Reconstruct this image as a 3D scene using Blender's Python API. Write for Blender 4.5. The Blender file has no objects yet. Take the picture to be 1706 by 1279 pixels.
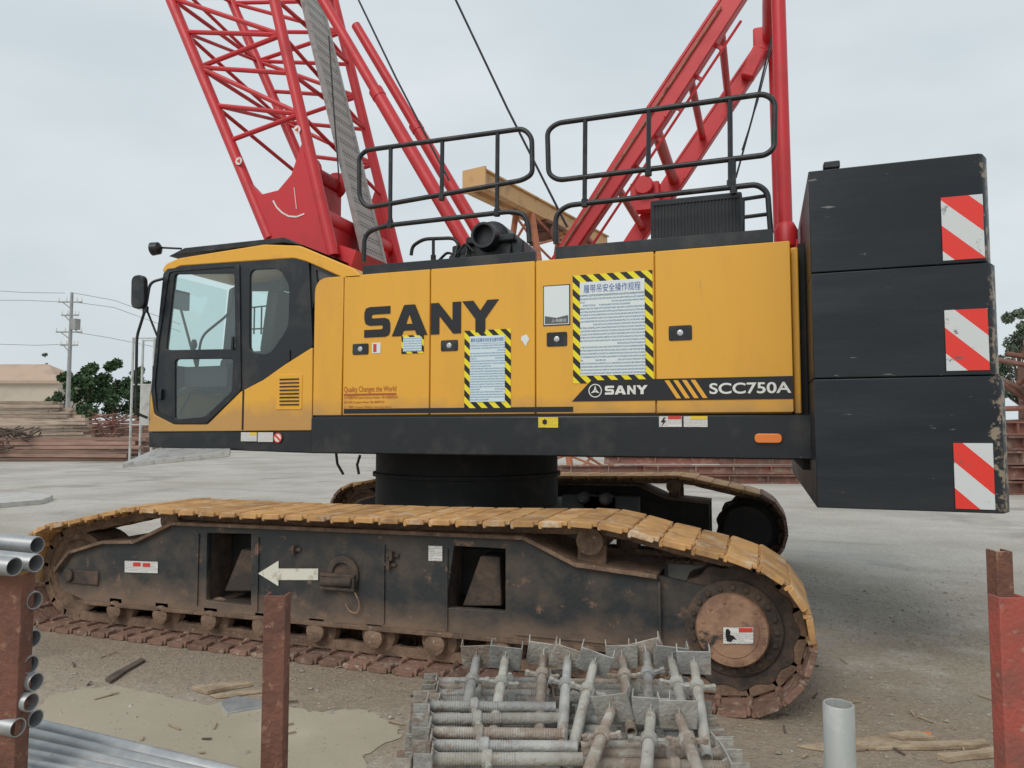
import bpy, bmesh, math, random
from mathutils import Vector, Matrix
R=math.radians; pi=math.pi
random.seed(7)
SC=bpy.context.scene; C=SC.collection
# ---------------------------------------------------------------- camera geometry
CAM=Vector((2.73,-6.91,1.6)); YAW=R(19.1); PIT=R(3.5); F=1200.0
fw=Vector((-math.sin(YAW)*math.cos(PIT), math.cos(YAW)*math.cos(PIT), math.sin(PIT)))
rt=Vector((math.cos(YAW),math.sin(YAW),0)); up=rt.cross(fw)
fh=Vector((-math.sin(YAW),math.cos(YAW),0))
def ray(px,py): return fw+rt*((px-853)/F)+up*((639.5-py)/F)
def aty(px,py,y):
    r=ray(px,py); return CAM+r*((y-CAM.y)/r.y)
def atz(px,py,z):
    r=ray(px,py); return CAM+r*((z-CAM.z)/r.z)
def atd(px,py,d):
    r=ray(px,py); return CAM+r*(d/r.dot(fh))
cam=bpy.data.objects.new('camera',bpy.data.cameras.new('camera')); C.objects.link(cam)
cam.location=CAM; cam.rotation_euler=(pi/2+PIT,0,YAW)
cam.data.sensor_width=36; cam.data.lens=F/1706*36; cam.data.clip_end=3000; cam.data.clip_start=.05
SC.camera=cam
SC.view_settings.view_transform='Standard'; SC.view_settings.look='None'; SC.view_settings.exposure=0
# ---------------------------------------------------------------- materials
def nt(name):
    m=bpy.data.materials.new(name); m.use_nodes=True
    n=m.node_tree; return m,n,n.nodes['Principled BSDF'],n.links
def rgba(c): return (c[0],c[1],c[2],1)
def M(name,c,c2=None,s=3,lo=.5,hi=.65,rough=.5,rough2=None,metal=0,bump=0,bs=40,c3=None,s3=20,lo3=.55,hi3=.7,
      stretch=(1,1,1),zg=None,rand=0,spec=.5,coat=0,xw=None):
    m,n,b,l=nt(name)
    N=n.nodes
    tc=N.new('ShaderNodeTexCoord'); mp=N.new('ShaderNodeMapping'); mp.inputs['Scale'].default_value=stretch
    l.new(tc.outputs['Object'],mp.inputs[0])
    vec=mp.outputs[0]
    if rand:
        oi=N.new('ShaderNodeObjectInfo'); ad=N.new('ShaderNodeVectorMath'); ad.operation='ADD'
        mu=N.new('ShaderNodeMath'); mu.operation='MULTIPLY'; mu.inputs[1].default_value=37
        l.new(oi.outputs['Random'],mu.inputs[0]); l.new(mu.outputs[0],ad.inputs[1]); l.new(vec,ad.inputs[0]); vec=ad.outputs[0]
    def noise(sc,lo,hi,det=6):
        t=N.new('ShaderNodeTexNoise'); t.inputs['Scale'].default_value=sc; t.inputs['Detail'].default_value=det; t.inputs['Roughness'].default_value=.65
        l.new(vec,t.inputs['Vector'])
        mr=N.new('ShaderNodeMapRange'); mr.inputs['From Min'].default_value=lo; mr.inputs['From Max'].default_value=hi
        l.new(t.outputs['Fac'],mr.inputs['Value']); return mr.outputs[0],t.outputs['Fac']
    def mix(f,a,bb):
        x=N.new('ShaderNodeMix'); x.data_type='RGBA'
        l.new(f,x.inputs[0])
        if isinstance(a,tuple): x.inputs[6].default_value=a
        else: l.new(a,x.inputs[6])
        x.inputs[7].default_value=bb
        return x.outputs[2]
    col=rgba(c); f=None
    if c2: f,_=noise(s,lo,hi); col=mix(f,col,rgba(c2))
    if c3: f3,_=noise(s3,lo3,hi3); col=mix(f3,col,rgba(c3))
    if zg:
        z0,z1,zc=zg
        sp=N.new('ShaderNodeSeparateXYZ'); l.new(tc.outputs['Object'],sp.inputs[0])
        t=N.new('ShaderNodeTexNoise'); t.inputs['Scale'].default_value=5; t.inputs['Detail'].default_value=8; l.new(tc.outputs['Object'],t.inputs['Vector'])
        a=N.new('ShaderNodeMath'); a.operation='MULTIPLY_ADD'; a.inputs[1].default_value=abs(z1-z0)*1.6; 
        l.new(t.outputs['Fac'],a.inputs[0]); l.new(sp.outputs['Z'],a.inputs[2])
        mr=N.new('ShaderNodeMapRange'); mr.inputs['From Min'].default_value=z1+abs(z1-z0)*.8; mr.inputs['From Max'].default_value=z0+abs(z1-z0)*.8
        l.new(a.outputs[0],mr.inputs['Value']); col=mix(mr.outputs[0],col,rgba(zc))
    if xw:   # wear towards the +x end
        x0,x1,xc=xw
        sp=N.new('ShaderNodeSeparateXYZ'); l.new(tc.outputs['Object'],sp.inputs[0])
        t=N.new('ShaderNodeTexNoise'); t.inputs['Scale'].default_value=11; t.inputs['Detail'].default_value=8; t.inputs['Roughness'].default_value=.7; l.new(tc.outputs['Object'],t.inputs['Vector'])
        a=N.new('ShaderNodeMapRange'); a.inputs['From Min'].default_value=x0; a.inputs['From Max'].default_value=x1; a.inputs['To Max'].default_value=.22; l.new(sp.outputs['X'],a.inputs['Value'])
        s_=N.new('ShaderNodeMath'); s_.operation='ADD'; l.new(a.outputs[0],s_.inputs[0]); l.new(t.outputs['Fac'],s_.inputs[1])
        mr=N.new('ShaderNodeMapRange'); mr.inputs['From Min'].default_value=.70; mr.inputs['From Max'].default_value=.76; l.new(s_.outputs[0],mr.inputs['Value']); col=mix(mr.outputs[0],col,rgba(xc))
    if rand:
        hs=N.new('ShaderNodeHueSaturation'); mr=N.new('ShaderNodeMapRange'); mr.inputs['To Min'].default_value=1-rand; mr.inputs['To Max'].default_value=1+rand
        l.new(oi.outputs['Random'],mr.inputs['Value']); l.new(mr.outputs[0],hs.inputs['Value'])
        if isinstance(col,tuple): hs.inputs['Color'].default_value=col
        else: l.new(col,hs.inputs['Color'])
        col=hs.outputs[0]
    if isinstance(col,tuple): b.inputs['Base Color'].default_value=col
    else: l.new(col,b.inputs['Base Color'])
    b.inputs['Roughness'].default_value=rough
    if rough2 is not None and f is not None:
        mr=N.new('ShaderNodeMapRange'); mr.inputs['To Min'].default_value=rough; mr.inputs['To Max'].default_value=rough2
        l.new(f,mr.inputs['Value']); l.new(mr.outputs[0],b.inputs['Roughness'])
    b.inputs['Metallic'].default_value=metal
    b.inputs['Specular IOR Level'].default_value=spec
    b.inputs['Coat Weight'].default_value=coat
    if bump:
        t=N.new('ShaderNodeTexNoise'); t.inputs['Scale'].default_value=bs; t.inputs['Detail'].default_value=6; l.new(vec,t.inputs['Vector'])
        bp=N.new('ShaderNodeBump'); bp.inputs['Strength'].default_value=bump; bp.inputs['Distance'].default_value=.02
        l.new(t.outputs['Fac'],bp.inputs['Height']); l.new(bp.outputs[0],b.inputs['Normal'])
    return m
def Mcoord(N,l):
    tc=N.new('ShaderNodeTexCoord'); sp=N.new('ShaderNodeSeparateXYZ'); l.new(tc.outputs['Object'],sp.inputs[0]); return tc,sp
def Mmath(N,l,op,a,b=None):
    x=N.new('ShaderNodeMath'); x.operation=op
    for i,v in enumerate((a,b)):
        if v is None: continue
        if isinstance(v,(int,float)): x.inputs[i].default_value=v
        else: l.new(v,x.inputs[i])
    return x.outputs[0]
def Mstripe(name,ca,cb,period,kx=1,kz=1,rough=.4,dirt=None,duty=.5):
    m,n,b,l=nt(name); N=n.nodes; tc,sp=Mcoord(N,l)
    s=Mmath(N,l,'ADD',Mmath(N,l,'MULTIPLY',sp.outputs['X'],kx/period),Mmath(N,l,'MULTIPLY',sp.outputs['Z'],kz/period))
    s=Mmath(N,l,'GREATER_THAN',Mmath(N,l,'FRACT',Mmath(N,l,'ADD',s,100.0)),duty)
    x=N.new('ShaderNodeMix'); x.data_type='RGBA'; l.new(s,x.inputs[0]); x.inputs[6].default_value=rgba(ca); x.inputs[7].default_value=rgba(cb)
    out=x.outputs[2]
    if dirt:
        t=N.new('ShaderNodeTexNoise'); t.inputs['Scale'].default_value=7; t.inputs['Detail'].default_value=9; t.inputs['Roughness'].default_value=.75; l.new(tc.outputs['Object'],t.inputs['Vector'])
        mr=N.new('ShaderNodeMapRange'); mr.inputs['From Min'].default_value=dirt[0]; mr.inputs['From Max'].default_value=dirt[0]+.04; l.new(t.outputs['Fac'],mr.inputs['Value'])
        y=N.new('ShaderNodeMix'); y.data_type='RGBA'; l.new(mr.outputs[0],y.inputs[0]); l.new(out,y.inputs[6]); y.inputs[7].default_value=rgba(dirt[1]); out=y.outputs[2]
    l.new(out,b.inputs['Base Color']); b.inputs['Roughness'].default_value=rough
    return m
def Mpaper(name,paper,ink,rows,density=.48,nscale=160):
    m,n,b,l=nt(name); N=n.nodes; tc,sp=Mcoord(N,l)
    zf=Mmath(N,l,'MULTIPLY',sp.outputs['Z'],rows)
    row=Mmath(N,l,'GREATER_THAN',Mmath(N,l,'FRACT',zf),.45)
    cb=N.new('ShaderNodeCombineXYZ'); l.new(sp.outputs['X'],cb.inputs[0]); l.new(sp.outputs['Z'],cb.inputs[2])
    t=N.new('ShaderNodeTexNoise'); t.inputs['Scale'].default_value=nscale; t.inputs['Detail'].default_value=1; l.new(cb.outputs[0],t.inputs['Vector'])
    fl=Mmath(N,l,'FLOOR',zf); cb2=N.new('ShaderNodeCombineXYZ'); l.new(Mmath(N,l,'MULTIPLY',sp.outputs['X'],.5),cb2.inputs[0]); l.new(fl,cb2.inputs[2])
    t2=N.new('ShaderNodeTexNoise'); t2.inputs['Scale'].default_value=4.3; l.new(cb2.outputs[0],t2.inputs['Vector'])
    k=Mmath(N,l,'MULTIPLY',Mmath(N,l,'MULTIPLY',row,Mmath(N,l,'GREATER_THAN',t.outputs['Fac'],density)),Mmath(N,l,'LESS_THAN',t2.outputs['Fac'],.62))
    x=N.new('ShaderNodeMix'); x.data_type='RGBA'; l.new(k,x.inputs[0]); x.inputs[6].default_value=rgba(paper); x.inputs[7].default_value=rgba(ink)
    l.new(x.outputs[2],b.inputs['Base Color']); b.inputs['Roughness'].default_value=.45
    return m
def Mglass(name,tint,alpha,refl=.35):
    m=bpy.data.materials.new(name); m.use_nodes=True; n=m.node_tree; n.nodes.clear(); N=n.nodes; l=n.links
    o=N.new('ShaderNodeOutputMaterial'); t=N.new('ShaderNodeBsdfTransparent'); t.inputs[0].default_value=rgba(tint)
    g=N.new('ShaderNodeBsdfGlossy'); g.inputs['Roughness'].default_value=.03; g.inputs[0].default_value=(.9,.98,.98,1)
    d=N.new('ShaderNodeBsdfDiffuse'); d.inputs[0].default_value=(.6,.68,.66,1)
    lw=N.new('ShaderNodeLayerWeight'); lw.inputs[0].default_value=.25
    mu=N.new('ShaderNodeMath'); mu.operation='MULTIPLY_ADD'; mu.inputs[1].default_value=refl; mu.inputs[2].default_value=.05; l.new(lw.outputs['Facing'],mu.inputs[0])
    m1=N.new('ShaderNodeMixShader'); m1.inputs[0].default_value=alpha; l.new(t.outputs[0],m1.inputs[1]); l.new(d.outputs[0],m1.inputs[2])
    m2=N.new('ShaderNodeMixShader'); l.new(mu.outputs[0],m2.inputs[0]); l.new(m1.outputs[0],m2.inputs[1]); l.new(g.outputs[0],m2.inputs[2])
    l.new(m2.outputs[0],o.inputs[0]); return m
def Mperf(name,ca,cb,s):
    m,n,b,l=nt(name); N=n.nodes
    tc=N.new('ShaderNodeTexCoord'); v=N.new('ShaderNodeTexVoronoi'); v.inputs['Scale'].default_value=s; v.inputs['Randomness'].default_value=0
    l.new(tc.outputs['Object'],v.inputs['Vector'])
    k=Mmath(N,l,'LESS_THAN',v.outputs['Distance'],.36)
    x=N.new('ShaderNodeMix'); x.data_type='RGBA'; l.new(k,x.inputs[0]); x.inputs[6].default_value=rgba(ca); x.inputs[7].default_value=rgba(cb)
    l.new(x.outputs[2],b.inputs['Base Color']); b.inputs['Roughness'].default_value=.6
    return m
YEL=M('yellow_paint',(.81,.415,.045),(.66,.33,.055),s=1.3,lo=.5,hi=.85,rough=.32,rough2=.5,c3=(.50,.29,.10),s3=7,lo3=.65,hi3=.8,stretch=(1.4,1,.35),zg=(1.70,1.86,(.54,.30,.09)))
YEL2=M('yellow_roof',(.83,.42,.045),(.55,.28,.06),s=3,lo=.55,hi=.8,rough=.35)
BLK=M('black_paint',(.014,.017,.021),(.050,.048,.045),s=3,lo=.5,hi=.75,rough=.32,rough2=.55,c3=(.10,.09,.08),s3=30,lo3=.68,hi3=.74)
BLK2=M('black_rail',(.012,.014,.017),(.04,.04,.04),s=8,rough=.4)
DARK=M('dark_grime',(.010,.010,.010),(.03,.024,.02),s=5,rough=.7)
CX=xe=None
CWT=M('counterweight_paint',(.012,.016,.021),(.026,.029,.034),s=1.5,lo=.4,hi=.7,rough=.38,rough2=.5,c3=(.18,.175,.17),s3=11,lo3=.68,hi3=.71,stretch=(.45,1,2.6),bump=.05,bs=18,spec=.4,xw=(3.98,4.16,(.30,.235,.17)))
FRM=M('track_frame_paint',(.028,.031,.034),(.095,.075,.058),s=3,lo=.46,hi=.68,rough=.5,rough2=.8,c3=(.20,.12,.08),s3=9,lo3=.6,hi3=.68,zg=(.24,.44,(.20,.135,.095)),bump=.2,bs=30)
FRMD=M('grimy_dark_steel',(.05,.04,.034),(.13,.085,.06),s=7,lo=.42,hi=.65,rough=.8,bump=.3,bs=40)
MUD=M('rusty_mud',(.25,.16,.105),(.13,.085,.06),s=9,lo=.4,hi=.65,rough=.85,c3=(.42,.34,.27),s3=22,lo3=.6,hi3=.72,bump=.5,bs=45,rand=.15)
SHOE=M('shoe_rust',(.56,.315,.12),(.36,.19,.085),s=5,lo=.42,hi=.64,rough=.75,c3=(.60,.47,.33),s3=8,lo3=.54,hi3=.68,bump=.25,bs=30,rand=.14)
SHOEB=M('shoe_mud',(.26,.145,.105),(.15,.09,.065),s=9,lo=.45,hi=.65,rough=.85,c3=(.40,.32,.26),s3=14,lo3=.55,hi3=.68,bump=.5,bs=40,rand=.22)
HUB=M('hub_rust',(.36,.215,.135),(.22,.12,.08),s=8,lo=.42,hi=.62,rough=.75,c3=(.05,.035,.03),s3=6,lo3=.58,hi3=.66,bump=.3,bs=40)
RED=M('red_paint',(.60,.028,.035),(.43,.03,.035),s=2.5,lo=.5,hi=.75,rough=.42,rough2=.6,c3=(.30,.09,.06),s3=18,lo3=.68,hi3=.74)
WHT=M('white_paint',(.78,.78,.74),(.55,.52,.45),s=8,lo=.55,hi=.7,rough=.5)
YWH=M('cream_paint',(.74,.72,.62),(.45,.38,.29),s=12,lo=.52,hi=.66,rough=.6)
INK=M('black_ink',(.012,.012,.015),rough=.4)
REDI=M('red_ink',(.65,.05,.03),rough=.5)
REDB=M('brown_red_ink',(.42,.10,.03),rough=.5)
BLUI=M('blue_ink',(.03,.10,.38),rough=.5)
YELI=M('yellow_label',(.85,.62,.03),rough=.4)
ORG=M('orange_lens',(.85,.22,.02),rough=.2,coat=.6)
STL=M('bright_steel',(.6,.6,.6),rough=.3,metal=.9)
STEP=M('step_metal',(.40,.40,.39),(.25,.24,.22),s=12,rough=.55,bump=.4,bs=50)
PERF=Mperf('perforated_walkway',(.40,.38,.35),(.07,.065,.06),26)
GLS=Mglass('cab_glass',(.84,.965,.95),.06)
SEAT=M('seat_vinyl',(.02,.02,.022),rough=.6)
HAZ=Mstripe('hazard_border',(.012,.012,.012),(.88,.74,.02),.105,1,1)
REFL=Mstripe('reflective_chevron',(.80,.045,.03),(.66,.68,.68),.33,1.0,1.05,rough=.3,dirt=(.575,(.12,.11,.10)))
PAP=Mpaper('poster_sheet',(.74,.80,.80),(.22,.32,.42),40,.46,170)
PAP2=Mpaper('poster_sheet_blue',(.66,.78,.84),(.24,.36,.46),48,.45,180)
LBL=Mpaper('label_sheet',(.74,.73,.70),(.30,.28,.28),90,.5,260)
LBLY=Mpaper('label_yellow',(.85,.66,.05),(.3,.2,.03),90,.52,260)
GALV=M('galvanised',(.36,.37,.38),(.50,.50,.49),s=10,lo=.4,hi=.65,rough=.42,metal=.5,c3=(.27,.2,.14),s3=16,lo3=.64,hi3=.74,rand=.15)
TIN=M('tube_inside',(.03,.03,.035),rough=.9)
JACKS=[M('jack_grey',(.29,.285,.275),(.40,.39,.36),s=14,lo=.42,hi=.62,rough=.6,metal=.2,c3=(.24,.17,.12),s3=18,lo3=.56,hi3=.68,bump=.3,bs=80,rand=.22),
       M('jack_rusty',(.27,.205,.16),(.37,.33,.28),s=12,lo=.42,hi=.6,rough=.75,c3=(.42,.40,.36),s3=24,lo3=.56,hi3=.68,bump=.4,bs=80,rand=.22),
       M('jack_cement',(.39,.375,.335),(.28,.26,.22),s=12,lo=.45,hi=.65,rough=.85,c3=(.26,.18,.13),s3=26,lo3=.6,hi3=.7,bump=.4,bs=80,rand=.18)]
RUST=M('rust_steel',(.20,.085,.055),(.13,.06,.045),s=8,lo=.42,hi=.62,rough=.8,c3=(.36,.2,.13),s3=30,lo3=.58,hi3=.7,bump=.4,bs=60)
REDRUST=M('red_oxide',(.36,.08,.06),(.22,.08,.06),s=6,lo=.45,hi=.65,rough=.75,c3=(.34,.2,.15),s3=25,lo3=.6,hi3=.7,bump=.3,bs=60,rand=.2)
DULLRED=M('dull_brown_red',(.26,.105,.08),(.19,.11,.085),s=1.5,lo=.4,hi=.6,rough=.85,c3=(.32,.22,.17),s3=5,lo3=.52,hi3=.66,rand=.3)
TAN=M('tan_paint',(.60,.35,.15),(.42,.24,.12),s=2,rough=.6)
ORU=M('orange_rust',(.45,.16,.08),(.28,.10,.06),s=2,rough=.7)
WOODS=[M('weathered_board',(.47,.37,.29),(.31,.23,.175),s=2,lo=.4,hi=.6,rough=.85,stretch=(.5,6,6),rand=.35),
       M('reddish_board',(.36,.22,.17),(.26,.16,.125),s=2,lo=.4,hi=.6,rough=.85,stretch=(.5,6,6),rand=.35)]
SPL=M('split_wood',(.44,.34,.23),(.28,.20,.13),s=6,lo=.4,hi=.6,rough=.9,stretch=(1,1,1),bump=.5,bs=40)
CONC=M('concrete_piece',(.50,.48,.45),(.38,.36,.33),s=5,rough=.85,bump=.3)
BARK=M('bark',(.12,.09,.07),(.07,.05,.04),s=6,rough=.9)
LEAF=M('leaf_green',(.065,.12,.045),(.035,.075,.028),s=1.2,lo=.4,hi=.6,rough=.7)
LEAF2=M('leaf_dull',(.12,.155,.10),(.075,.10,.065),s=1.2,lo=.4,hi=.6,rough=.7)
PLAST=M('cream_wall',(.56,.48,.39),(.48,.41,.34),s=.3,rough=.9)
ROOFT=M('tan_roof',(.50,.36,.27),(.42,.30,.23),s=.3,rough=.9)
POLE=M('pole_concrete',(.34,.34,.33),(.26,.26,.25),s=2,rough=.9)
GRYBLU=M('grey_blue_grille',(.03,.035,.04),rough=.6)
# ---------------------------------------------------------------- mesh builder
def rnd(pts,r,n=5,closed=True):
    out=[]; L=len(pts)
    for i,p in enumerate(pts):
        p=Vector(p)
        if not closed and i in (0,L-1): out.append(p); continue
        a=Vector(pts[(i-1)%L])-p; b=Vector(pts[(i+1)%L])-p
        ra=min(r,a.length*.48,b.length*.48)
        if ra<1e-5: out.append(p); continue
        A=p+a.normalized()*ra; B=p+b.normalized()*ra
        for k in range(n+1):
            t=k/n; out.append(A*(1-t)**2+p*(2*t*(1-t))+B*t*t)
    return out
def rootloc(p):
    while p.parent: p=p.parent
    return p.location.copy()
class MB:
    def __init__(s): s.v=[]; s.f=[]
    def add(s,v,f):
        b=len(s.v); s.v+= [Vector(x) for x in v]; s.f+=[tuple(b+i for i in q) for q in f]; return s
    def box(s,c,d,rot=None):
        c=Vector(c); v=[]
        for x in (-.5,.5):
            for y in (-.5,.5):
                for z in (-.5,.5):
                    w=Vector((x*d[0],y*d[1],z*d[2]))
                    if rot is not None: w=rot@w
                    v.append(c+w)
        return s.add(v,[(0,1,3,2),(4,6,7,5),(0,4,5,1),(2,3,7,6),(0,2,6,4),(1,5,7,3)])
    def bb(s,a,b): 
        a=Vector(a); b=Vector(b); return s.box((a+b)/2,(abs(b.x-a.x),abs(b.y-a.y),abs(b.z-a.z)))
    def beam(s,a,b,w,h,upv=(0,0,1)):
        a=Vector(a); b=Vector(b); x=(b-a).normalized(); z=Vector(upv); y=z.cross(x).normalized(); z=x.cross(y)
        rot=Matrix((x,y,z)).transposed(); return s.box((a+b)/2,((b-a).length,w,h),rot)
    def prism(s,pts,y0,y1):
        n=len(pts); v=[(p[0],y0,p[1]) for p in pts]+[(p[0],y1,p[1]) for p in pts]
        f=[tuple(range(n)),tuple(range(2*n-1,n-1,-1))]+[(i,i+n,(i+1)%n+n,(i+1)%n) for i in range(n)]
        return s.add(v,f)
    def sweep(s,pts,r,n=8,closed=False,radii=None):
        pts=[Vector(p) for p in pts]; L=len(pts); rings=[]; nrm=None
        for i,p in enumerate(pts):
            if closed: t=(pts[(i+1)%L]-pts[i-1]).normalized()
            else: t=(pts[min(i+1,L-1)]-pts[max(i-1,0)]).normalized()
            if nrm is None:
                nrm=t.cross(Vector((0,0,1)));
                if nrm.length<.1: nrm=t.cross(Vector((1,0,0)))
                nrm.normalize()
            else:
                nrm=(nrm-t*nrm.dot(t)).normalized()
            bn=t.cross(nrm); rr=radii[i] if radii else r
            rings.append([p+(nrm*math.cos(2*pi*k/n)+bn*math.sin(2*pi*k/n))*rr for k in range(n)])
        v=[q for g in rings for q in g]; f=[]
        for i in range(L if closed else L-1):
            a=i*n; b=((i+1)%L)*n
            for k in range(n): f.append((a+k,b+k,b+(k+1)%n,a+(k+1)%n))
        if not closed: f.append(tuple(range(n))); f.append(tuple(range(L*n-1,L*n-n-1,-1)))
        return s.add(v,f)
    def tube(s,a,b,r,n=10,r2=None): return s.sweep([a,b],r,n,radii=[r,r if r2 is None else r2])
    def lathe(s,c,axis,prof,n=28):
        c=Vector(c); t=Vector(axis).normalized(); u=t.cross(Vector((0,0,1)))
        if u.length<.1: u=t.cross(Vector((1,0,0)))
        u.normalize(); w=t.cross(u); v=[]; f=[]
        for a,r in prof:
            for k in range(n): v.append(c+t*a+(u*math.cos(2*pi*k/n)+w*math.sin(2*pi*k/n))*max(r,1e-4))
        for i in range(len(prof)-1):
            for k in range(n): f.append((i*n+k,(i+1)*n+k,(i+1)*n+(k+1)%n,i*n+(k+1)%n))
        f.append(tuple(range(n-1,-1,-1))); f.append(tuple(range((len(prof)-1)*n,len(prof)*n)))
        return s.add(v,f)
    def build(s,name,mat,parent=None,bev=0,smooth=True,origin=None,local=False,seg=2):
        me=bpy.data.meshes.new(name)
        off=Vector((0,0,0))
        if not local:
            if parent is not None: off=rootloc(parent)
            elif origin is not None: off=Vector(origin)
        me.from_pydata([tuple(v-off) for v in s.v],[],s.f); me.materials.append(mat)
        bm=bmesh.new(); bm.from_mesh(me); bmesh.ops.recalc_face_normals(bm,faces=bm.faces); bm.to_mesh(me); bm.free()
        if smooth: me.shade_smooth(); me.set_sharp_from_angle(angle=R(38))
        o=bpy.data.objects.new(name,me); C.objects.link(o)
        if parent is not None: o.parent=parent
        elif origin is not None: o.location=off
        if bev:
            b=o.modifiers.new('bevel','BEVEL'); b.width=bev; b.segments=seg; b.limit_method='ANGLE'; b.angle_limit=R(35)
        return o
def curve_mesh(cu):
    tmp=bpy.data.objects.new('tmp',cu); C.objects.link(tmp); bpy.context.view_layer.update()
    dg=bpy.context.evaluated_depsgraph_get(); me=bpy.data.meshes.new_from_object(tmp.evaluated_get(dg))
    bpy.data.objects.remove(tmp); return me
def finish(me,name,mat,parent,y,off):
    root=rootloc(parent) if parent is not None else Vector((0,0,0))
    for v in me.vertices: v.co=Vector((v.co.x+off[0],y-v.co.z,v.co.y+off[1]))-root
    me.materials.clear(); me.materials.append(mat)
    o=bpy.data.objects.new(name,me); C.objects.link(o)
    if parent is not None: o.parent=parent
    return o
def plate(name,outer,holes,y,th,mat,parent,bev=0):
    cu=bpy.data.curves.new(name,'CURVE'); cu.dimensions='2D'; cu.fill_mode='BOTH'; cu.extrude=max(th/2-bev,0); cu.bevel_depth=bev; cu.bevel_resolution=1
    if bev: cu.offset=-bev
    for poly in [outer]+holes:
        sp=cu.splines.new('POLY'); sp.points.add(len(poly)-1); sp.use_cyclic_u=True
        for i,p in enumerate(poly): sp.points[i].co=(p[0],p[1],0,1)
    me=curve_mesh(cu); return finish(me,name,mat,parent,y+th/2,(0,0))
def sheet(name,outer,y,mat,parent):
    m=MB(); m.add([(p[0],y,p[1]) for p in outer],[tuple(range(len(outer)))]); return m.build(name,mat,parent,smooth=False)
def txt(name,body,x,z,h,y,mat,parent,sx=1,bold=0,ext=.001,w=None):
    cu=bpy.data.curves.new(name,'FONT'); cu.body=body; cu.size=1; cu.offset=bold; cu.extrude=0
    me=curve_mesh(cu)
    if len(me.vertices)==0: return None
    xs=[v.co.x for v in me.vertices]; ys=[v.co.y for v in me.vertices]
    H=max(ys)-min(ys); W=max(xs)-min(xs); x0=min(xs); y0=min(ys); ky=h/H; kx=(w/W) if w else ky*sx
    for v in me.vertices: v.co=Vector(((v.co.x-x0)*kx,(v.co.y-y0)*ky,0))
    return finish(me,name,mat,parent,y,(x,z))
def xz(px,py,y): p=aty(px,py,y); return (p.x,p.z)
def PX(l,y): return [xz(a,b,y) for a,b in l]
def tag(o,label,cat,group=None,kind=None):
    if label: o['label']=label
    if cat: o['category']=cat
    if group: o['group']=group
    if kind: o['kind']=kind
    return o
def thing(name,label,cat,loc=(0,0,0),group=None):
    o=bpy.data.objects.new(name,None); C.objects.link(o); o.location=loc; o.empty_display_size=.2
    return tag(o,label,cat,group)
ORD=['first','second','third','fourth','fifth','sixth','seventh','eighth','ninth','tenth','eleventh','twelfth','thirteenth','fourteenth','fifteenth','sixteenth','seventeenth','eighteenth','nineteenth','twentieth']
# ================================================================ WORLD
w=bpy.data.worlds.new('World'); SC.world=w; w.use_nodes=True; n=w.node_tree; N=n.nodes; l=n.links; N.clear()
out=N.new('ShaderNodeOutputWorld'); b1=N.new('ShaderNodeBackground'); b2=N.new('ShaderNodeBackground'); mx=N.new('ShaderNodeMixShader')
sky=N.new('ShaderNodeTexSky'); sky.sky_type='NISHITA'; sky.sun_disc=False; sky.sun_elevation=R(52); sky.sun_rotation=R(200); sky.air_density=1.5; sky.dust_density=4
l.new(sky.outputs[0],b1.inputs[0]); b1.inputs[1].default_value=.08
tc=N.new('ShaderNodeTexCoord'); mp=N.new('ShaderNodeMapping'); mp.inputs['Scale'].default_value=(1,1,2.6); l.new(tc.outputs['Generated'],mp.inputs[0])
t=N.new('ShaderNodeTexNoise'); t.inputs['Scale'].default_value=1.7; t.inputs['Detail'].default_value=4; t.inputs['Roughness'].default_value=.5; l.new(mp.outputs[0],t.inputs['Vector'])
cr=N.new('ShaderNodeValToRGB'); l.new(t.outputs['Fac'],cr.inputs[0])
cr.color_ramp.elements[0].position=.32; cr.color_ramp.elements[0].color=(.58,.665,.715,1)
cr.color_ramp.elements[1].position=.68; cr.color_ramp.elements[1].color=(.77,.83,.86,1)
l.new(cr.outputs[0],b2.inputs[0]); b2.inputs[1].default_value=1.0
mx.inputs[0].default_value=.93; l.new(b1.outputs[0],mx.inputs[1]); l.new(b2.outputs[0],mx.inputs[2]); l.new(mx.outputs[0],out.inputs[0])
sd=bpy.data.lights.new('sun','SUN'); sd.energy=1.35; sd.angle=R(30); sd.color=(1,.96,.90)
so=bpy.data.objects.new('sun',sd); C.objects.link(so); so.rotation_euler=(R(46),0,R(-12)); so.location=(0,-10,12)
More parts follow.
